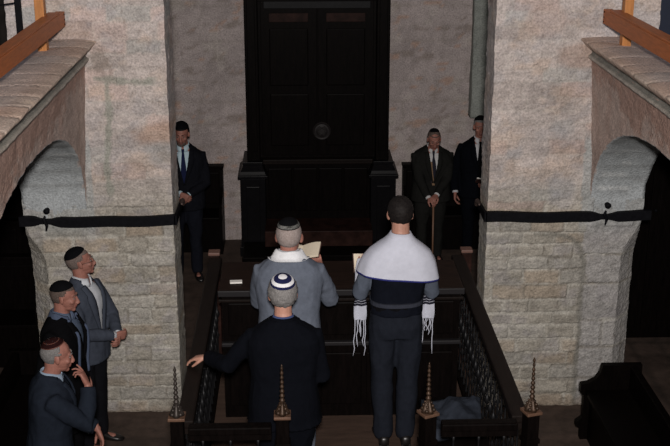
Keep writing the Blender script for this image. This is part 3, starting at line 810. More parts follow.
class Fig:
    """one standing person; local frame: faces +Y, own right is +X, height 1.75 before scaling"""
    def __init__(s, name, label, loc, face, h, skin, lean=0.0, head=(0, 0, 0), bulk=1.0, side=0.0, hunch=0.0, hs=1.0, stance=1.0, nd=0.0):
        s.nd = nd; s.h = h / 1.75; s.loc = V(loc); s.rz = face; s.skin = skin; s.lean = lean; s.bulk = bulk; s.label = label; s.hunch = hunch
        s.hs = hs; s.st = stance; s.sw, s.sz = 0.176, 1.368; s.hd = head; s.arms = {}; s.side = side
    def warp(s, p):
        """lean: bend forward above the hips"""
        p = V(p)
        if p.z > 0.92:
            k = cl((p.z - 0.92) / 0.25); a = -(s.lean * k)
            d = p - V((0, 0, 0.92)); c, sn = math.cos(a), math.sin(a)
            d = V((d.x, d.y * c - d.z * sn, d.y * sn + d.z * c)); p = d + V((0, 0, 0.92))
            if s.side: 
                b = s.side * k; d = p - V((0, 0, 0.92)); c, sn = math.cos(b), math.sin(b)
                p = V((d.x * c + d.z * sn, d.y, -d.x * sn + d.z * c)) + V((0, 0, 0.92))
        return p
    def kst(s, z): return s.st + (1 - s.st) * z / 0.9
    def shoulder(s, sd): return s.warp((sd * s.sw * (0.35 + 0.65 * s.bulk), -0.012, s.sz))
    def arm(s, sd, wrist, pole, hand_dir, palm, curl=0.6, curls=None, spread=0.0):
        S = s.shoulder(sd); W = V(wrist); a, b = 0.295, 0.262
        d = W - S; L = d.length
        if L > (a + b) * 0.995: W = S + d.normalized() * (a + b) * 0.995; d = W - S; L = d.length
        x = (a * a - b * b + L * L) / (2 * L); hgt = math.sqrt(max(a * a - x * x, 0))
        u = d.normalized(); p = V(pole); p = (p - u * p.dot(u)).normalized()
        E = S + u * x + p * hgt
        s.arms[sd] = (S, E, W, V(hand_dir).normalized(), V(palm).normalized(), curl, curls, spread)
    def head_m(s):
        nb_ = s.warp((0, -0.014, 1.485 - s.nd)) + V((0, s.hunch, -0.3 * s.hunch))
        pitch, yaw, roll = s.hd
        q = Matrix.Rotation(-yaw, 4, 'Z') @ Matrix.Rotation(-pitch - s.lean * 0.6, 4, 'X') @ Matrix.Rotation(roll, 4, 'Y')
        return Matrix.Translation(nb_) @ q @ Matrix.Translation(V((0, 0.02, 0.138 * s.hs - 0.0))) @ Matrix.Scale(s.hs, 4)
    def hand(s, bm, sd):
        S, E, W, d, n, curl, curls, spread = s.arms[sd]
        n = (n - d * n.dot(d)).normalized(); t = d.cross(n).normalized()      # t runs across the palm
        # thumb side: for the right hand (sd=+1) with palm facing n
        th = -t * sd
        base = W + d * 0.01
        capsule(bm, [W - d * 0.03, W + d * 0.012], [(0.024, 0.020), (0.026, 0.018)], 10)
        # palm: flattened slab
        rings = []
        for k, (l, w, h) in enumerate(((0.0, .025, .017), (0.02, .034, .018), (0.05, .040, .016), (0.078, .041, .013), (0.088, .036, .010))):
            c = base + d * l; rings.append([c + t * w * srt(math.cos(q * PI / 8), .7) + n * h * srt(math.sin(q * PI / 8), .8) for q in range(16)])
        ring_loft(bm, rings)
        lens = (0.072, 0.080, 0.075, 0.058)
        for k in range(4):
            off = (1.5 - k) * 0.0205
            p = base + d * (0.080 - 0.004 * abs(k - 1.2)) + th * off
            dd = (d + th * (1.5 - k) * (0.03 + spread)).normalized()
            c = (curls[k] if curls else curl); pts = [p - dd * 0.02, p]; cur = p; ang = 0
            for seg, fr in enumerate((0.45, 0.30, 0.25)):
                ang += c * (0.8 if seg == 0 else 1.0)
                v = dd * math.cos(ang) + n * math.sin(ang); cur = cur + v * lens[k] * fr; pts.append(cur)
            capsule(bm, pts, [0.0095, 0.0095, 0.0088, 0.0082, 0.0070], 8)
        p = base + d * 0.022 + th * 0.026 + n * 0.006
        v1 = (d * 0.7 + th * 0.75 + n * 0.35).normalized(); v2 = (d * 0.95 + th * 0.15 + n * (0.35 + 0.5 * curl)).normalized()
        capsule(bm, [p - v1 * 0.02, p + v1 * 0.030, p + v1 * 0.030 + v2 * 0.028, p + v1 * 0.030 + v2 * 0.050], [0.013, 0.012, 0.0105, 0.008], 8)
    def build(s):
        bm = nb(); B = s.bulk
        HM = s.head_m(); s.HM = HM
        # torso core
        rings = [[s.warp(p) for p in oring(rx * B * 0.92, ry * B * 0.9, z, yc)] for z, rx, ry, yc in TORSO]
        ring_loft(bm, rings)
        nk = HM @ V((0, -0.022, -0.05)); n0 = s.warp((0, -0.02, 1.44)); n1 = HM @ V((0, -0.018, -0.10))
        capsule(bm, [n0, n1, nk, HM @ V((0, -0.02, 0.0))], [0.066, 0.058, 0.056, 0.055], 16)
        ell(bm, s.warp((0, 0, 0.90)), (0.155 * B, 0.105 * B, 0.10))
        for sd in (-1, 1):
            capsule(bm, [(sd * .085, 0, .90), (sd * .10 * s.kst(.48), .005, .48), (sd * .105 * s.st, -.01, .09)], [0.076, 0.050, 0.038], 12)
            capsule(bm, [(sd * .105 * s.st, -.03, .045), (sd * (.105 * s.st + .01), .10, .035)], [0.032, 0.028], 10)
            S, E, W = s.arms[sd][:3]
            capsule(bm, [s.warp((sd * 0.10, -0.015, s.sz + 0.005)), S, S.lerp(E, .5), E, E.lerp(W, .4), W], [0.048, 0.042, 0.038, 0.034, 0.034, 0.024], 12)
            s.hand(bm, sd)
        # head
        hb = nb()
        ell(hb, (0, -0.014, 0.030), (0.0745, 0.094, 0.086), u=28, v=20)
        ell(hb, (0, 0.028, -0.020), (0.062, 0.066, 0.080), u=24, v=16)
        ell(hb, (0, 0.030, -0.068), (0.052, 0.054, 0.038))
        ell(hb, (0, 0.072, -0.092), (0.022, 0.020, 0.018))
        ell(hb, (0, 0.040, -0.088), (0.036, 0.045, 0.018))
        capsule(hb, [(0, 0.086, 0.020), (0, 0.101, -0.008), (0, 0.110, -0.030)], [0.007, 0.009, 0.012], 10)
        for sd in (-1, 1):
            ell(hb, (sd * 0.012, 0.104, -0.036), (0.009, 0.011, 0.008), u=10, v=8)
            ell(hb, (sd * 0.030, 0.080, 0.027), (0.026, 0.013, 0.008), u=12, v=8)
            ell(hb, (sd * 0.040, 0.066, -0.020), (0.022, 0.020, 0.018), u=12, v=8)
            ell(hb, (sd * 0.076, -0.006, -0.002), (0.010, 0.019, 0.031), Quaternion((0, 0, 1), sd * -0.45) @ Quaternion((1, 0, 0), 0.12), u=14, v=10)
            ell(hb, (sd * 0.074, 0.000, -0.026), (0.008, 0.010, 0.010), u=10, v=8)
        ell(hb, (0, 0.092, -0.056), (0.023, 0.010, 0.0055), u=14, v=8)
        ell(hb, (0, 0.090, -0.067), (0.020, 0.010, 0.0065), u=14, v=8)
        for v in hb.verts: v.co = HM @ v.co
        tmp = bpy.data.meshes.new('t'); hb.to_mesh(tmp); hb.free(); bm.from_mesh(tmp); bpy.data.meshes.remove(tmp)
        me = remesh(bm, 0.0056, 1, 'person')
        body = link_mesh('person', me, [s.skin, M['lips']], smooth=True)
        inv = HM.inverted()
        for p in me.polygons:
            c = inv @ p.center
            if c.y > 0.088 and abs(c.x) < 0.024 and -0.0725 < c.z < -0.052: p.material_index = 1
        tag(body, s.label, 'person')
        body.location = s.loc; body.rotation_euler = (0, 0, s.rz); body.scale = (s.h,) * 3
        s.body = body
        # eyes
        for sd in (-1, 1):
            e = nb(); ell(e, (sd * 0.030, 0.0800, 0.006), (0.011, 0.0085, 0.0048), u=12, v=8)
            n0_ = len(e.faces); ell(e, (sd * 0.030, 0.0865, 0.006), (0.0046, 0.0040, 0.0046), u=10, v=8)
            e.faces.ensure_lookup_table()
            for f in e.faces[n0_:]: f.material_index = 1
            for v in e.verts: v.co = HM @ v.co
            obj('eye', e, [M['eyewhite'], M['pupil']], body, True)
        return body
    def on_head(s, bm):
        for v in bm.verts: v.co = s.HM @ v.co
        return bm
    # ---- clothes
    def clothbody(s, bm, vox, name, m, fold=0.006, smooth=3, cut=None, fs=9):
        me = remesh(bm, vox, smooth, name)
        nrm = [v.normal.copy() for v in me.vertices]
        for v, vn in zip(me.vertices, nrm):
            c = v.co
            f = noise.noise(V((c.x * fs, c.y * fs, c.z * fs * 0.7)) + V((s.loc.x * 5, 0, 0))) + 0.6 * (1 - abs(noise.noise(V((c.x * 14, c.y * 14, c.z * 7)) + s.loc)) * 2.5)
            v.co = c + vn * fold * (f - 0.3)
        if cut:
            b = nb(); b.from_mesh(me)
            kill = [f for f in b.faces if cut(f.calc_center_median())]
            bmesh.ops.delete(b, geom=kill, context='FACES'); b.to_mesh(me); b.free()
        return link_mesh(name, me, m, s.body, True)
    def unwarp_front(s, z):  # y of the jacket front at height z
        for a, b in zip(JACKET, JACKET[1:]):
            if a[0] <= z <= b[0]:
                t = (z - a[0]) / (b[0] - a[0]); return (a[2] + (b[2] - a[2]) * t) * s.bulk + a[3]
        return 0.1
    def sleeves(s, bm, r=(0.066, 0.056, 0.043), back=0.0):
        for sd in (-1, 1):
            S, E, W = s.arms[sd][:3]; d = (W - E).normalized()
            capsule(bm, [s.warp((sd * 0.10, -0.014, s.sz - 0.01)), S, S.lerp(E, .5), E, E.lerp(W, .45)], [r[0] * .85, r[0] * .90, (r[0] + r[1]) / 2, r[1], (r[1] + r[2]) / 2], 16)
            tube(bm, [E.lerp(W, .4), W - d * (0.012 + back)], [(r[1] + r[2]) / 2, r[2]], 16)
    def jacket(s, m, hem=0.80, vee=1.12, vw=0.062, name='jacket', r=(0.066, 0.056, 0.043), lapel=True, fold=0.006, flare=0.0):
        bm = nb(); B = s.bulk
        rs = [q for q in JACKET if q[0] > hem + 0.03]
        first = (hem, JACKET[0][1] + flare, JACKET[0][2] + flare * .7, 0)
        ring_loft(bm, [[s.warp(p) for p in oring(rx * B, ry * B, z, yc)] for z, rx, ry, yc in [first] + rs])
        s.sleeves(bm, r)
        cut = None
        if vee:
            def cut(c):
                # undo the lean
                p = s.unwarp(c)
                if p.z < vee or p.z > 1.60 or p.y < 0.0: return False
                return abs(p.x) < vw * ((p.z - vee) / (1.46 - vee)) ** 0.9 and p.y > 0.03
        j = s.clothbody(bm, 0.0095, name, m, fold, cut=cut)
        # collar band at the back of the neck
        bm = nb(); rings = []
        for k in range(21):
            a = R(-62) + R(304) * k / 20  # open at the front
            a = PI / 2 + R(58) + R(244) * k / 20
            cx, cy = math.cos(a), math.sin(a)
            sec = []
            for rr, z in ((0.064, 1.462), (0.061, 1.500), (0.066, 1.508), (0.080, 1.490), (0.094, 1.462)):
                sec.append(s.warp((cx * rr * (1.12), cy * rr * 1.0 - 0.016 + (0.012 if cy > 0 else 0), z - 0.030 * max(cy, 0))))
            rings.append(sec)
        ring_loft(bm, rings); obj('collar', bm, m, j, True)
        if vee and lapel:
            for sd in (-1, 1):
                bm = nb(); A = []; n = 14
                for k in range(n + 1):
                    t = k / n; z = vee + (1.462 - vee) * t
                    xi = sd * (vw * max((z - vee) / (1.46 - vee), 0) ** 0.9 - 0.002)
                    w = 0.014 + 0.050 * ss(0, 0.72, t) * (1 - 0.9 * ss(0.80, 0.86, t)) + 0.030 * ss(0.82, 0.86, t)
                    yf = s.unwarp_front(z)
                    def yy(x): 
                        ax = 0.19 * B; return yf * max(0.0, 1 - (abs(x) / ax) ** 2.4) ** 0.42
                    row = []
                    for q, dz in ((0.0, 0.007), (0.5, 0.013), (1.0, 0.006), (1.0, -0.004), (0.0, -0.004)):
                        x = xi + sd * w * q; row.append(s.warp((x, yy(x) + dz + 0.004, z - 0.012 * q)))
                    A.append(row)
                ring_loft(bm, A); obj('lapel', bm, m, j, True)
        return j
    def unwarp(s, c):
        p = V(c)
        if s.lean or s.side:
            q = p.copy()
            for _ in range(6):
                q = q + (p - s.warp(q))
            return q
        return p
    def shirt(s, m=None, cuffs=True):
        m = m or M['shirt']; bm = nb(); B = s.bulk
        ring_loft(bm, [[s.warp(p) for p in oring(rx * B * 0.965 + 0.002, ry * B * 0.965 - 0.002, z, yc)] for z, rx, ry, yc in TORSO[1:-2]] )
        sh = s.clothbody(bm, 0.011, 'shirt', m, 0.002)
        bm = nb(); rings = []
        for k in range(25):
            a = PI / 2 + R(10) + R(340) * k / 24; cx, cy = math.cos(a), math.sin(a); sec = []
            fr = max(cy, 0)
            for rr, z in ((0.066, 1.452), (0.061, 1.515), (0.065, 1.520), (0.077, 1.478), (0.080, 1.452)):
                sec.append(s.warp((cx * rr, cy * rr - 0.014 + 0.012 * fr, z - 0.022 * fr)))
            rings.append(sec)
        ring_loft(bm, rings); obj('shirt_collar', bm, m, sh, True)
        if cuffs:
            for sd in (-1, 1):
                S, E, W = s.arms[sd][:3]; d = (W - E).normalized()
                bm = nb(); tube(bm, [W - d * 0.06, W + d * 0.008], 0.0335, 16); obj('cuff', bm, m, sh, True)
        return sh
    def tie(s, m):
        bm = nb(); rings = []
        for z, w, t in ((1.462, .017, .012), (1.435, .012, .012), (1.42, .013, .006), (1.30, .026, .005), (1.15, .036, .005), (1.08, .038, .005), (1.04, .004, .004)):
            yf = (s.unwarp_front(z) * 0.985 - 0.004) if z < 1.40 else (0.074 if z > 1.45 else 0.086)
            yf = max(yf, 0.070)
            rings.append([s.warp((x, yf + dy, z)) for x, dy in ((-w, 0), (-w * .6, t), (w * .6, t), (w, 0), (w, -0.008), (-w, -0.008))])
        ring_loft(bm, rings); obj('tie', bm, m, s.body, False)
    def trousers(s, m, w=1.0):
        bm = nb(); B = s.bulk
        ring_loft(bm, [oring(rx * B, ry * B, z) for z, rx, ry in ((0.80, .168, .108), (0.88, .176, .122), (0.98, .168, .120), (1.03, .163, .114))])
        for sd in (-1, 1):
            capsule(bm, [(sd * .086, 0, .86), (sd * .094 * s.kst(.66), .006, .66), (sd * .100 * s.kst(.48), .008, .48), (sd * .103 * s.kst(.28), -.004, .28), (sd * .105 * s.st, -.008, .085)],
                    [0.090 * B * w, 0.082 * B * w, 0.070 * w, 0.066 * w, 0.062 * w], 18)
        me_cut = lambda c: c.z < 0.045
        return s.clothbody(bm, 0.011, 'trousers', m, 0.007, cut=me_cut)
    def belt(s, m):
        bm = nb(); ring_loft(bm, [oring(.169 * s.bulk, .121 * s.bulk, 1.0), oring(.171 * s.bulk, .123 * s.bulk, 1.035)]); obj('belt', bm, m, s.body)
    def shoes(s):
        for sd in (-1, 1):
            bm = nb(); rings = []
            for y, w, zt in ((-0.085, .022, .06), (-0.070, .034, .075), (-0.02, .038, .085), (0.04, .042, .072), (0.10, .046, .052), (0.15, .040, .040), (0.185, .020, .028)):
                x0 = sd * (0.105 * s.st + 0.03 * cl(y / 0.18))
                rings.append([V((x0 + w * srt(math.cos(k * PI / 9), .8), y, max(0.002, zt * 0.5 + zt * 0.5 * srt(math.sin(k * PI / 9), .7)))) for k in range(18)])
            ring_loft(bm, rings); sh = obj('shoe', bm, M['shoe'], s.body, True)
            bm = nb(); box(bm, sd * 0.107 * s.st - 0.033, sd * 0.107 * s.st + 0.033, -0.085, -0.02, 0.0, 0.018, bev=0.004); obj('heel', bm, M['shoe'], sh)
    def hair(s, m, thick=0.010, front=0.052, top=0.072, nape=-0.062, bald=None, rough=0.004, side=-0.03):
        bm = nb(); ell(bm, (0, -0.016, 0.028), (0.0745 + thick, 0.094 + thick, 0.088 + thick), u=56, v=44)
        def dead(c):
            if c.z < nape: return True
            if c.y > 0.02 and c.z < top and c.y > front - 0.05 * cl((c.z - side) / 0.1): return True
            if c.y > front and c.z < top: return True
            if c.z < 0.035 and c.y > 0.004: return True
            if c.z < side and c.y > -0.028: return True                 # in front of and around the ear
            if abs(c.x) > 0.06 and -0.035 < c.z < 0.026 and -0.026 < c.y < 0.03: return True
            if bald and bald(c): return True
            return False
        kill = [f for f in bm.faces if dead(f.calc_center_median())]
        bmesh.ops.delete(bm, geom=kill, context='FACES')
        ex = bmesh.ops.extrude_face_region(bm, geom=list(bm.faces))
        for g_ in ex['geom']:
            if isinstance(g_, bmesh.types.BMVert): g_.co = V((0, -0.016, 0.028)) + (g_.co - V((0, -0.016, 0.028))) * 0.86
        for v in bm.verts:
            n = noise.noise(v.co * 60) + 0.7 * noise.noise(V((v.co.x * 160, v.co.y * 60, v.co.z * 50)))
            v.co += (v.co - V((0, -0.016, 0.028))).normalized() * n * rough
        s.on_head(bm); h = obj('hair', bm, m, s.body, True)
        bb = nb()
        for sd in (-1, 1):
            for k in range(6):
                t = k / 5; ell(bb, (sd * (0.014 + 0.034 * t), 0.0925 - 0.016 * t * t, 0.0295 + 0.004 * math.sin(t * 3)), (0.006, 0.004, 0.0035), u=8, v=6)
        s.on_head(bb); obj('eyebrows', bb, m, h, True)
        return h
    def kippah(s, mats, bands, ang=50, tilt=-28, off=0.013, name='kippah', yaw=0):
        """mats[i] is used up to bands[i] (fraction of the way from crown to brim)"""
        bm = nb(); n = 40; rn = 18; q = Matrix.Rotation(R(yaw), 3, 'Y') @ Matrix.Rotation(R(-tilt), 3, 'X')
        rx, ry, rz_ = 0.0745 + off, 0.094 + off, 0.087 + off
        C = V((0, -0.016, 0.028)); outer = []
        def surf(f, a, k):
            th = R(ang) * f; d = q @ V((math.sin(th) * math.cos(a), math.sin(th) * math.sin(a), math.cos(th)))
            t = 1 / math.sqrt((d.x / rx) ** 2 + (d.y / ry) ** 2 + (d.z / rz_) ** 2)
            return C + d * (t + k)
        rows = [[bm.verts.new(surf(max(r / rn, 0.001), a * 2 * PI / n, 0.004 * (1 - (r / rn) ** 4))) for a in range(n)] for r in range(rn + 1)]
        rows += [[bm.verts.new(surf(r / rn, a * 2 * PI / n, -0.006)) for a in range(n)] for r in range(rn, 0, -3)]
        for i in range(len(rows) - 1):
            for a in range(n):
                f = bm.faces.new((rows[i][a], rows[i][(a + 1) % n], rows[i + 1][(a + 1) % n], rows[i + 1][a]))
                fr = min((i + 0.5) / rn, 0.999); mi = 0
                for k, b in enumerate(bands):
                    mi = k
                    if fr < b: break
                f.material_index = mi
        bm.faces.new(rows[0][::-1])
        s.on_head(bm)
        return obj(name, bm, mats, s.body, True)
    def glasses(s, m):
        bm = nb()
        for sd in (-1, 1):
            pts = [(sd * 0.032 + 0.024 * math.cos(k * PI / 8), 0.103, 0.004 + 0.018 * math.sin(k * PI / 8)) for k in range(17)]
            tube(bm, pts, 0.0013, 6)
            tube(bm, [(sd * 0.056, 0.102, 0.008), (sd * 0.075, 0.06, 0.008), (sd * 0.081, 0.0, 0.006)], 0.0018, 6)
        tube(bm, [(-0.008, 0.104, 0.008), (0.008, 0.104, 0.008)], 0.0018, 6)
        s.on_head(bm); obj('glasses', bm, m, s.body, True)
    def world(s, p):
        c, sn = math.cos(s.rz), math.sin(s.rz); p = V(p) * s.h
        return s.loc + V((p.x * c - p.y * sn, p.x * sn + p.y * c, p.z))
    def local(s, w):
        d = V(w) - s.loc; c, sn = math.cos(s.rz), math.sin(s.rz)
        return V((d.x * c + d.y * sn, -d.x * sn + d.y * c, d.z)) / s.h

gray_hair = mat('grey_hair', (0.085, 0.08, 0.078), 0.9, spec=0.1, col2=(0.24, 0.23, 0.225), scale=90, stretch=(3, 3, 1))
short_gray = mat('short_grey_hair', (0.20, 0.16, 0.145), 0.9, spec=0.1, col2=(0.31, 0.265, 0.25), scale=90)
brown_gray = mat('brown_grey_hair', (0.06, 0.045, 0.038), 0.9, spec=0.1, col2=(0.14, 0.105, 0.09), scale=80)
dark_hair = mat('dark_hair', (0.004, 0.003, 0.003), 0.7, spec=0.15, col2=(0.014, 0.011, 0.010), scale=90)
blackcloth = cloth('black_cloth', (0.0045, 0.0045, 0.0055))

def face_rz(deg):   # compass heading in the floor plane (0 = +X, 90 = +Y)
    return R(deg) - PI / 2

def open_book(label, c, rz, tilt, w=0.13, h=0.18, m=None, cov=None, ang=0.22, name='open_book'):
    t = empty(name, c, rz); tag(t, label, 'book')
    q = Matrix.Rotation(tilt, 4, 'X')
    bm = nb()
    for sd in (-1, 1):
        rings = []
        for k in range(9):
            u = k / 8; x = sd * w * u; z = 0.016 * math.sin(u * PI * 0.75) + abs(x) * ang + 0.004
            rings.append([V((x, -h / 2, z)), V((x, h / 2, z)), V((x, h / 2, abs(x) * ang)), V((x, -h / 2, abs(x) * ang))])
        ring_loft(bm, rings)
    for v in bm.verts: v.co = q @ v.co
    obj('pages', bm, m or M['white'], t)
    bm = nb()
    for sd in (-1, 1):
        a = [(0, -0.004), (sd * (w + 0.005), (w + 0.005) * ang - 0.004), (sd * (w + 0.005), (w + 0.005) * ang), (0, 0)]
        prism(bm, a, 'y', -h / 2 - 0.004, h / 2 + 0.004)
    for v in bm.verts: v.co = q @ v.co
    obj('cover', bm, cov or M['cover'], t)
    return t

# --- reader in the light grey suit
p = Fig('person', 'man seen from behind in a light grey suit with white scarf, reading at the desk', (-0.07, 7.13, PZ), 0.0, 1.76, M['skin_red'],
        lean=0.05, head=(0.05, 0.12, 0), bulk=1.14, hunch=0.01, hs=1.08, nd=0.045)
p.arm(-1, (-0.09, 0.34, 1.22), (-0.42, -0.35, -1), (0.3, 1, 0.25), (0.2, -0.3, 1), 0.5)
p.arm(1, (0.20, 0.35, 1.24), (0.42, -0.35, -1), (-0.1, 1, 0.25), (-0.2, -0.3, 1), 0.5)
p.build()
greysuit = cloth('light_grey_suit', (0.098, 0.112, 0.142))
greysuit2 = cloth('light_grey_trousers', (0.14, 0.16, 0.20))
p.shirt(); p.jacket(greysuit, vee=1.1, r=(0.062, 0.060, 0.048), fold=0.006, hem=0.76); p.trousers(greysuit2, 1.08); p.shoes()
p.hair(short_gray, 0.004, rough=0.0015)
p.kippah([blackcloth, cloth('kippah_grey_border', (0.10, 0.10, 0.095), 0.9), blackcloth], [0.74, 0.93, 1.0], ang=52, tilt=-14, off=0.010)
# white scarf round the neck, spreading on the shoulders, ends hanging in front
scarf_m = cloth('white_scarf', (0.62, 0.63, 0.65))
def neck_wrap(s, m, name, z0=1.535, spread=0.115, drop=0.075, ends=1.05, ew=0.032):
    bm = nb(); rings = []
    n = 36
    for k in range(n + 1):
        a = PI / 2 + R(30) + R(300) * k / n; cx, cy = math.cos(a), math.sin(a); sec = []
        fr = max(cy, 0)
        prof = ((0.064, z0 - 0.02), (0.068, z0), (0.078, z0 - 0.008), (0.092, z0 - 0.040), (spread, z0 - 0.066), (spread + 0.012, z0 - drop), (spread, z0 - drop - 0.006), (0.09, z0 - 0.065))
        for rr, z in prof:
            wob = 0.0025 * math.sin(k * 0.6 + rr * 30)
            sec.append(s.warp((cx * rr * 1.15, cy * rr - 0.018 + 0.02 * fr, z - 0.035 * fr + wob)))
        rings.append(sec)
    ring_loft(bm, rings); w = obj(name, bm, m, s.body, True)
    for sd in (-1, 1):
        bm = nb(); rr = []
        for k in range(16):
            z = 1.47 - (1.47 - ends) * k / 15; x = sd * (0.070 + 0.02 * math.sin(k * .2)); yf = s.unwarp_front(min(z, 1.44)) + 0.014 if z < 1.40 else 0.075 + 0.03 * (1.47 - z) / 0.07
            yf = max(yf, 0.08); rr.append([s.warp((x + dx, yf + dy - abs(dx) * .2, z)) for dx, dy in ((-ew, 0), (0, .006), (ew, 0), (ew, -.006), (-ew, -.006))])
        ring_loft(bm, rr); obj('scarf_end', bm, m, w, True)
    return w
neck_wrap(p, scarf_m, 'scarf', spread=0.108, drop=0.058, z0=1.522)
gman = p
open_book('open white-paged book held up by the man in the light grey suit', p.world((0.085, 0.475, 1.325)), -0.15, R(18), w=0.13, h=0.15, m=M['cream'])

# --- reader in the white tallit
p = Fig('person', 'dark-haired man seen from behind in a white prayer shawl over a black waistcoat', (0.662, 7.30, PZ), R(2), 1.83, M['skin'],
        lean=0.02, head=(0.16, 0.0, 0), bulk=1.0, side=0.035, stance=0.70)
p.sw, p.sz = 0.172, 1.35
p.arm(-1, (-0.20, 0.30, 1.12), (-0.34, -0.35, -1), (0.1, 1, 0.35), (0.3, -0.3, 1), 0.5)
p.arm(1, (0.17, 0.31, 1.14), (0.34, -0.35, -1), (-0.3, 1, 0.35), (-0.3, -0.3, 1), 0.5)
p.build()
slate = cloth('slate_shirt', (0.075, 0.088, 0.115))
bm = nb(); p.sleeves(bm, (0.052, 0.055, 0.040))
ring_loft(bm, [[p.warp(q) for q in oring(rx, ry, z, yc)] for z, rx, ry, yc in TORSO[1:-1]])
sh = p.clothbody(bm, 0.0095, 'shirt', slate, 0.006)
vest = cloth('black_satin', (0.005, 0.006, 0.010))
bm = nb(); ring_loft(bm, [[p.warp(q) for q in oring(rx + .010, ry + .010, z, yc)] for z, rx, ry, yc in [(0.965, .160, .118, 0)] + TORSO[2:-3]])
w = p.clothbody(bm, 0.0095, 'waistcoat', vest, 0.006, fs=12)
bm = nb(); ring_loft(bm, [oring(.176, .135, z, 0.0) for z in (1.035, 1.06)]); obj('back_strap', bm, cloth('strap_grey', (0.03, 0.033, 0.045)), w)
p.trousers(cloth('charcoal_trousers', (0.012, 0.014, 0.020)), 1.06); p.shoes(); p.belt(blackcloth)
p.hair(dark_hair, 0.010, rough=0.004, nape=-0.066)
tal = cloth('white_tallit', (0.46, 0.475, 0.545), 0.05); tblue = cloth('tallit_blue', (0.03, 0.035, 0.16)); tblack = cloth('tallit_black', (0.02, 0.02, 0.03))
CAPE = [(1.515, .066, .066, -.012), (1.495, .078, .078, -.016), (1.468, .104, .094, -.02), (1.435, .150, .114, -.02), (1.395, .198, .134, -.014), (1.34, .236, .148, -.008), (1.28, .258, .155, 0.0), (1.235, .270, .158, 0.0), (1.224, .271, .159, 0.0)]
bm = nb(); n = 60; outer = []; inner = []
for i, (z, rx, ry, yc) in enumerate(CAPE):
    ro, ri = [], []
    for k in range(n + 1):
        a = PI / 2 + R(24) + R(312) * k / n
        f = 1 + (0.012 * math.sin(a * 9 + z * 4) + 0.012 * math.sin(a * 5 + 1 + z * 9)) * ss(1.46, 1.30, z)
        c_, s_ = srt(math.cos(a), .85), srt(math.sin(a), .85)
        zz = z - 0.02 * ss(1.4, 1.24, z) * max(0, c_) + 0.012 * ss(1.4, 1.24, z) * max(0, -c_)
        ro.append(bm.verts.new(p.warp((rx * f * c_, yc + ry * f * s_, zz)))); ri.append(bm.verts.new(p.warp(((rx * f - .007) * c_, yc + (ry * f - .007) * s_, zz))))
    outer.append(ro); inner.append(ri)
for G, fl in ((outer, 0), (inner, 1)):
    for i in range(len(G) - 1):
        for k in range(n):
            f = bm.faces.new((G[i][k], G[i][k + 1], G[i + 1][k + 1], G[i + 1][k])); f.material_index = 1 if i == len(G) - 2 else 0
for k in range(n):
    for i in (0, len(CAPE) - 1):
        f = bm.faces.new((outer[i][k], outer[i][k + 1], inner[i][k + 1], inner[i][k])); f.material_index = 1 if i else 0
for i in range(len(CAPE) - 1):
    for k in (0, n): bm.faces.new((outer[i][k], outer[i + 1][k], inner[i + 1][k], inner[i][k]))
tw = obj('tallit', bm, [tal, tblue], p.body, True)
for sd in (-1, 1):
    bm = nb(); rr = []; zs_ = [1.30, 1.22, 1.12, 1.04, 1.025, 1.022, 1.002, .999, .985, .982, .965, .962, 0.94, 0.92, 0.89, 0.865]
    for z in zs_:
        xo = sd * (0.222 if z > 1.15 else 0.228); rr.append([V((xo + dx + 0.008 * math.sin(z * 25 + q), 0.10 + dy, z)) for q, (dx, dy) in enumerate(((-.036, 0.0), (-.012, .014), (.012, -.004), (.036, .010), (.036, .003), (.012, -.011), (-.012, .007), (-.036, -.007)))])
    vr = ring_loft(bm, rr); bm.faces.ensure_lookup_table()
    for f in bm.faces:
        zc = f.calc_center_median().z
        if any(abs(zc - q) < 0.012 for q in (1.032, 1.012, .992, .973)) and not any(abs(zc - q) < 0.003 for q in (1.0235, 1.0005, .9835, .9635)): f.material_index = 1
    fe = obj('hanging_end', bm, [tal, tblack], tw, False)
    bm = nb(); rnd = random.Random(4 + sd)
    for k in range(6):
        x = sd * 0.228 - 0.033 + k * 0.013; ln = rnd.choice((0.10, 0.13, 0.24, 0.20)) if k not in (0, 5) else 0.27
        pts = [(x + rnd.uniform(-.003, .003), 0.10, 0.872)]
        for q in range(1, 6): pts.append((x + rnd.uniform(-.006, .006) + (-.01 if k == 0 else 0) * q / 5, 0.10 + rnd.uniform(-.004, .004), 0.872 - ln * q / 5))
        tube(bm, pts, 0.0032, 6)
    obj('tassels', bm, tal, tw, True)
open_book('small cream-paged book held in the left hand of the man in the white prayer shawl', p.world((-0.165, 0.445, 1.14)), 0.1, R(62), w=0.085, h=0.13, m=M['cream'])

# --- man in black suit, hand on the rail
p = Fig('person', 'man in a black suit and white-ringed navy kippah, hand resting on the handrail', (-0.10, 6.36, PZ), R(0), 1.605, M['skin'],
        lean=0.03, head=(0.10, -0.05, 0), bulk=1.24, hunch=0.01, hs=1.12)
hr = p.local((-0.585, 6.60, 1.725))
p.arm(-1, (hr.x, hr.y, hr.z), (-0.3, -0.5, -1), (-1, 0.35, -0.22), (-0.15, 0, -1), 0.35)
p.arm(1, (0.20, 0.26, 1.08), (0.25, -0.6, -1), (-0.3, 1, 0.1), (-0.7, 0, -0.5), 0.6)
p.build()
bs = cloth('black_suit', (0.003, 0.0035, 0.0055))
p.shirt(cloth('blue_shirt', (0.05, 0.07, 0.16)), cuffs=False); p.jacket(bs, hem=0.76, r=(0.066, 0.062, 0.050), flare=0.012); p.trousers(bs, 1.08); p.shoes()
p.hair(gray_hair, 0.013, rough=0.006, nape=-0.070)
navy = cloth('navy_cloth', (0.012, 0.014, 0.05)); wht = cloth('white_cloth', (0.62, 0.62, 0.64))
p.kippah([wht, navy, wht, navy], [0.27, 0.62, 0.84, 1.0], ang=50, tilt=-24, off=0.016)

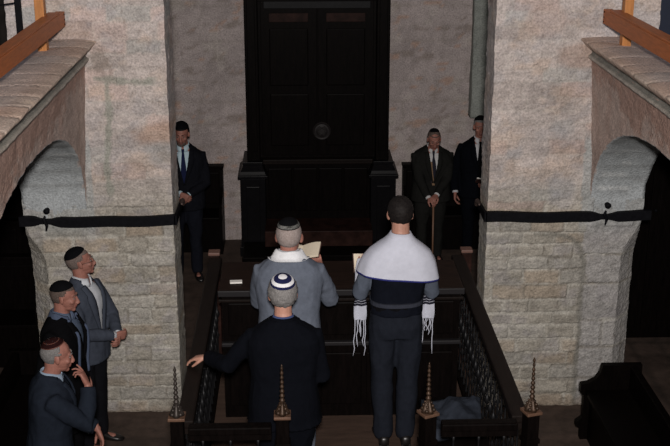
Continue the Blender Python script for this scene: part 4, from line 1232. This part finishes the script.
# --- three men by the left pillar
p = Fig('person', 'man with glasses, slate jacket and open white shirt, farthest of the three by the pillar', (-1.72, 8.62, 0), face_rz(-22), 1.75, M['skin_red'],
        lean=-0.02, head=(-0.10, -0.62, 0), bulk=1.04)
p.arm(1, (0.035, 0.27, 1.05), (0.9, -0.4, -0.3), (-0.75, 0.5, -0.2), (-0.2, -1, 0.2), 0.8)
p.arm(-1, (-0.045, 0.25, 1.02), (-0.9, -0.4, -0.3), (0.75, 0.55, -0.2), (0.2, -1, 0.2), 0.8)
p.build()
sl = cloth('slate_jacket', (0.048, 0.056, 0.075))
p.shirt(mat('white_shirt_open', (0.55, 0.57, 0.6), 0.85)); p.jacket(sl, vee=1.0, vw=0.072, r=(0.070, 0.060, 0.046)); p.trousers(cloth('dark_trousers', (0.007, 0.007, 0.009))); p.shoes()
p.hair(mat('temple_hair', (0.10, 0.075, 0.065), 0.9, spec=0.1, col2=(0.19, 0.15, 0.135), scale=80), 0.003, rough=0.0015, side=-0.02); p.glasses(mat('wire_frame', (0.04, 0.035, 0.03), 0.4, metal=0.5)); p.kippah([blackcloth], [1], ang=60, tilt=-20, off=0.012)

p = Fig('person', 'man in long black coat and pale blue scarf, middle of the three by the pillar', (-1.79, 8.02, 0), face_rz(-12), 1.70, M['skin_red'],
        lean=0.03, head=(0.10, -0.18, 0), bulk=1.14)
p.arm(1, (0.235, 0.06, 0.86), (0.4, -1, -0.2), (0, 0.2, -1), (-1, 0, 0.1), 0.6)
p.arm(-1, (-0.235, 0.06, 0.86), (-0.4, -1, -0.2), (0, 0.2, -1), (1, 0, 0.1), 0.6)
p.build()
bc = cloth('black_coat', (0.0038, 0.0038, 0.0045))
p.shirt(cloth('blue_grey_shirt', (0.10, 0.13, 0.19))); p.jacket(bc, hem=0.56, name='coat', r=(0.074, 0.064, 0.052), flare=0.03); p.trousers(bc); p.shoes()
p.hair(brown_gray, 0.005, rough=0.002); p.kippah([blackcloth], [1], ang=62, tilt=-14, off=0.012)
neck_wrap(p, cloth('pale_blue_scarf', (0.07, 0.09, 0.14)), 'scarf', z0=1.515, spread=0.088, drop=0.06, ends=0.98, ew=0.016)

p = Fig('person', 'man in slate suit and dark red kippah, hand raised to his mouth', (-1.69, 6.93, 0), face_rz(14), 1.72, M['skin_red'],
        lean=0.10, head=(0.12, -0.05, 0), bulk=1.12, hunch=0.01)
mouth = (p.head_m() @ V((0.0, 0.125, -0.085)))
p.arm(1, (mouth.x + 0.055, mouth.y + 0.075, mouth.z - 0.115), (0.35, 0.3, -1), (-0.35, -0.35, 0.95), (-0.3, -1, -0.2), 0.75, curls=(0.18, 0.5, 0.8, 0.9))
p.arm(-1, (-0.10, 0.33, 0.98), (-0.7, -0.5, -0.6), (0.35, 0.3, -1.0), (0.2, -1, 0), 0.35)
p.build()
s3 = cloth('slate_blue_suit', (0.014, 0.018, 0.027))
p.shirt(mat('pale_blue_shirt', (0.28, 0.36, 0.46), 0.85), cuffs=False); p.jacket(s3, r=(0.076, 0.066, 0.052), hem=0.74); p.trousers(s3); p.shoes()
p.hair(gray_hair, 0.005, rough=0.003, bald=lambda c: c.z > 0.05 and c.y > 0.0)
kb = cloth('dark_red_velvet', (0.018, 0.006, 0.006)); kg = mat('gilt_thread', (0.14, 0.05, 0.035), 0.5, metal=0.3)
k = p.kippah([kb, kg, kb, kg], [0.55, 0.60, 0.92, 1.0], ang=52, tilt=-22, off=0.010)
bm = nb(); rnd = random.Random(3); q = Matrix.Rotation(R(22), 3, 'X')
for i in range(16):
    th = R(rnd.uniform(8, 42)); a = rnd.uniform(0, 2 * PI); d = q @ V((math.sin(th) * math.cos(a), math.sin(th) * math.sin(a), math.cos(th)))
    t_ = 1 / math.sqrt((d.x / .0845) ** 2 + (d.y / .104) ** 2 + (d.z / .097) ** 2)
    ell(bm, V((0, -0.016, 0.028)) + d * (t_ + 0.003), (0.0038,) * 3, u=6, v=4)
p.on_head(bm); obj('sequins', bm, M['chrome'], k)

# --- far man on the left
p = Fig('person', 'bearded man in a dark suit with a blue tie, hands clasped, partly behind the pillar', (-1.29, 12.5, 0), face_rz(-84), 1.86, M['skin_red'],
        lean=0.04, head=(0.22, 0.12, 0), bulk=1.15)
p.arm(1, (0.045, 0.24, 1.02), (0.9, -0.5, -0.2), (-0.75, 0.4, -0.45), (-0.2, -1, 0), 0.8)
p.arm(-1, (-0.035, 0.22, 0.99), (-0.9, -0.5, -0.2), (0.75, 0.45, -0.45), (0.2, -1, 0), 0.8)
p.build()
fs_ = cloth('midnight_suit', (0.0075, 0.008, 0.011))
p.shirt(mat('shirt_shade', (0.45, 0.58, 0.64), 0.85)); p.jacket(fs_, vee=1.10, vw=0.07); p.tie(cloth('blue_tie', (0.012, 0.016, 0.05))); p.trousers(cloth('midnight_trousers', (0.009, 0.010, 0.015))); p.shoes()
p.hair(dark_hair, 0.010, rough=0.003); p.kippah([blackcloth], [1], ang=58, tilt=-4, off=0.016)
bm = nb(); ell(bm, (0, 0.045, -0.082), (0.050, 0.052, 0.034), u=20, v=14); ell(bm, (0, 0.096, -0.047), (0.024, 0.008, 0.005), u=12, v=6); p.on_head(bm); obj('beard', bm, brown_gray, p.body, True)
bm = nb(); S_, E_, W_ = p.arms[-1][:3]; dd = (W_ - E_).normalized(); tube(bm, [W_ - dd * .004, W_ + dd * .012], 0.0345, 14); obj('watch', bm, M['chrome'], p.body)

# --- man with the cane
p = Fig('person', 'elderly man with glasses in a dark green-grey suit leaning with both hands on a cane', (1.56, 12.98, 0), face_rz(-88), 1.68, M['skin_red'],
        lean=0.14, head=(0.30, 0.0, 0), bulk=1.27, hunch=0.02)
cz = p.local((1.545, 12.58, 0.86))
p.arm(1, (cz.x + 0.05, cz.y - 0.055, cz.z + 0.03), (0.9, -0.4, -0.3), (-0.6, 0.75, -0.35), (-0.1, -0.2, -1), 0.75)
p.arm(-1, (cz.x - 0.05, cz.y - 0.06, cz.z + 0.065), (-0.9, -0.4, -0.3), (0.6, 0.75, -0.35), (0.1, -0.2, -1), 0.75)
p.build()
og = cloth('olive_grey_suit', (0.013, 0.013, 0.012))
p.shirt(mat('shirt_shade2', (0.50, 0.50, 0.50), 0.85)); p.jacket(og, vee=1.08, vw=0.060, r=(0.072, 0.062, 0.048)); p.tie(cloth('dark_tie', (0.02, 0.02, 0.03))); p.trousers(og); p.shoes()
bm = nb(); rr = []
for k_ in range(14):
    z = 1.36 - 0.32 * k_ / 13; yf = p.unwarp_front(z) + 0.008
    rr.append([p.warp((0.040 - 0.045 * (k_ / 13) ** 1.3 + dx, yf + dy, z)) for dx, dy in ((-.015, 0), (.015, 0), (.015, -.012), (-.015, -.012))])
ring_loft(bm, rr); obj('scarf', bm, cloth('tan_scarf', (0.20, 0.13, 0.08)), p.body)
p.hair(brown_gray, 0.006, rough=0.003, bald=lambda c: c.z > 0.085 and c.y > 0.04); p.glasses(mat('dark_frame', (0.01, 0.008, 0.007), 0.6, spec=0.1)); p.kippah([blackcloth], [1], ang=40, tilt=-20, off=0.012)
t = empty('walking_cane', (1.545, 12.56, 0)); tag(t, 'brown wooden walking cane under the hands of the elderly man', 'cane')
bm = nb(); tube(bm, [(0, -0.07, 0.0), (0, 0.0, 0.86)], [0.009, 0.012], 10); cw = mat('cane_wood', (0.16, 0.085, 0.05), 0.5); obj('shaft', bm, cw, t, True)
bm = nb(); tube(bm, [(0, 0.06, 0.80), (0, 0.062, 0.83), (0, 0.05, 0.865), (0, 0.025, 0.88), (0, 0.0, 0.865), (0, -0.001, 0.85)], 0.012, 10); obj('crook', bm, cw, t, True)
bm = nb(); tube(bm, [(0, -0.071, 0.0), (0, -0.068, 0.035)], 0.012, 10); obj('rubber_tip', bm, M['iron'], t)

# --- man at the far right behind the pillar
p = Fig('person', 'man in a black suit half hidden by the pillar beside the elderly man', (2.125, 13.0, 0), face_rz(-95), 1.77, M['skin_red'],
        lean=0.02, head=(0.05, 0.0, 0), bulk=1.2)
p.arm(1, (0.27, 0.10, 0.86), (0.5, -1, -0.1), (0, 0.35, -1), (-1, 0.2, 0), 0.5)
p.arm(-1, (-0.08, 0.28, 0.98), (-0.8, -0.5, -0.2), (0.5, 0.7, 0.1), (0.2, -0.2, 1), 0.7)
p.build()
p.shirt(mat('shirt_shade3', (0.50, 0.50, 0.52), 0.85)); p.jacket(bs, vee=1.08, vw=0.065, r=(0.072, 0.062, 0.048)); p.tie(blackcloth); p.trousers(bs); p.shoes()
p.hair(gray_hair, 0.005, rough=0.002); p.kippah([blackcloth], [1], ang=55, tilt=-8, off=0.013)
o = open_book('white leaflet in the hand of the half-hidden man beside the pillar', p.world((0.0, 0.44, 1.09)), PI, R(35), w=0.055, h=0.12, name='leaflet')

# --- small book on the desk
t = empty('prayer_book', (-0.462, 7.82, PZ + 1.03), R(4)); tag(t, 'small closed white book lying on the left end of the reading desk', 'book')
obj('pages', bx(-0.042, 0.042, -0.022, 0.022, 0.002, 0.008), M['white'], t)
obj('cover', bx(-0.044, 0.044, -0.024, 0.024, 0.008, 0.010), M['white'], t); obj('cover', bx(-0.044, 0.044, -0.024, 0.024, 0.0, 0.002), M['white'], t)

# ================================================================== light and camera
def area(name, loc, target, size, power, col, sy=None):
    d = bpy.data.lights.new(name, 'AREA'); d.energy = power; d.size = size; d.color = col
    if sy: d.shape = 'RECTANGLE'; d.size_y = sy
    o = bpy.data.objects.new(name, d); COL.objects.link(o); o.location = loc
    o.rotation_euler = (V(target) - V(loc)).to_track_quat('-Z', 'Y').to_euler(); return o
ld = bpy.data.lights.new('flash_spot', 'SPOT'); ld.energy = 3000; ld.color = (1.0, 0.945, 0.91); ld.spot_size = R(78); ld.spot_blend = 1.0; ld.shadow_soft_size = 0.12  # unseen spot added just above the camera for flat, flash-like light
lo = bpy.data.objects.new('flash_spot', ld); COL.objects.link(lo); lo.location = (0.03, -0.25, 5.15)
lo.rotation_euler = (V((0.3, 9.5, 3.1)) - lo.location).to_track_quat('-Z', 'Y').to_euler()
area('window_light_right', (5.3, 7.5, 5.2), (-1.5, 9.0, 1.2), 1.2, 25, (0.62, 0.75, 1.0), 1.6)
area('window_light_left', (-4.7, 7.0, 5.2), (2.3, 9.2, 1.2), 1.2, 25, (0.62, 0.75, 1.0), 1.6)
w = bpy.data.worlds.new('world'); SC.world = w; w.use_nodes = True
w.node_tree.nodes['Background'].inputs[0].default_value = (0.5, 0.6, 0.8, 1); w.node_tree.nodes['Background'].inputs[1].default_value = 0.02

cd = bpy.data.cameras.new('camera'); cam = bpy.data.objects.new('camera', cd); COL.objects.link(cam)
cd.sensor_width = 36; cd.lens = 1150 / 670 * 36; cd.clip_start = 0.05
cam.location = (0, 0, 4.8); cam.rotation_euler = (PI / 2 - R(18.4), 0, -R(1.89)); SC.camera = cam
vs = SC.view_settings; SC.display_settings.display_device = 'sRGB'
vs.view_transform = 'Standard'; vs.look = 'None'; vs.exposure = 0.0; vs.gamma = 1.0; vs.use_curve_mapping = False
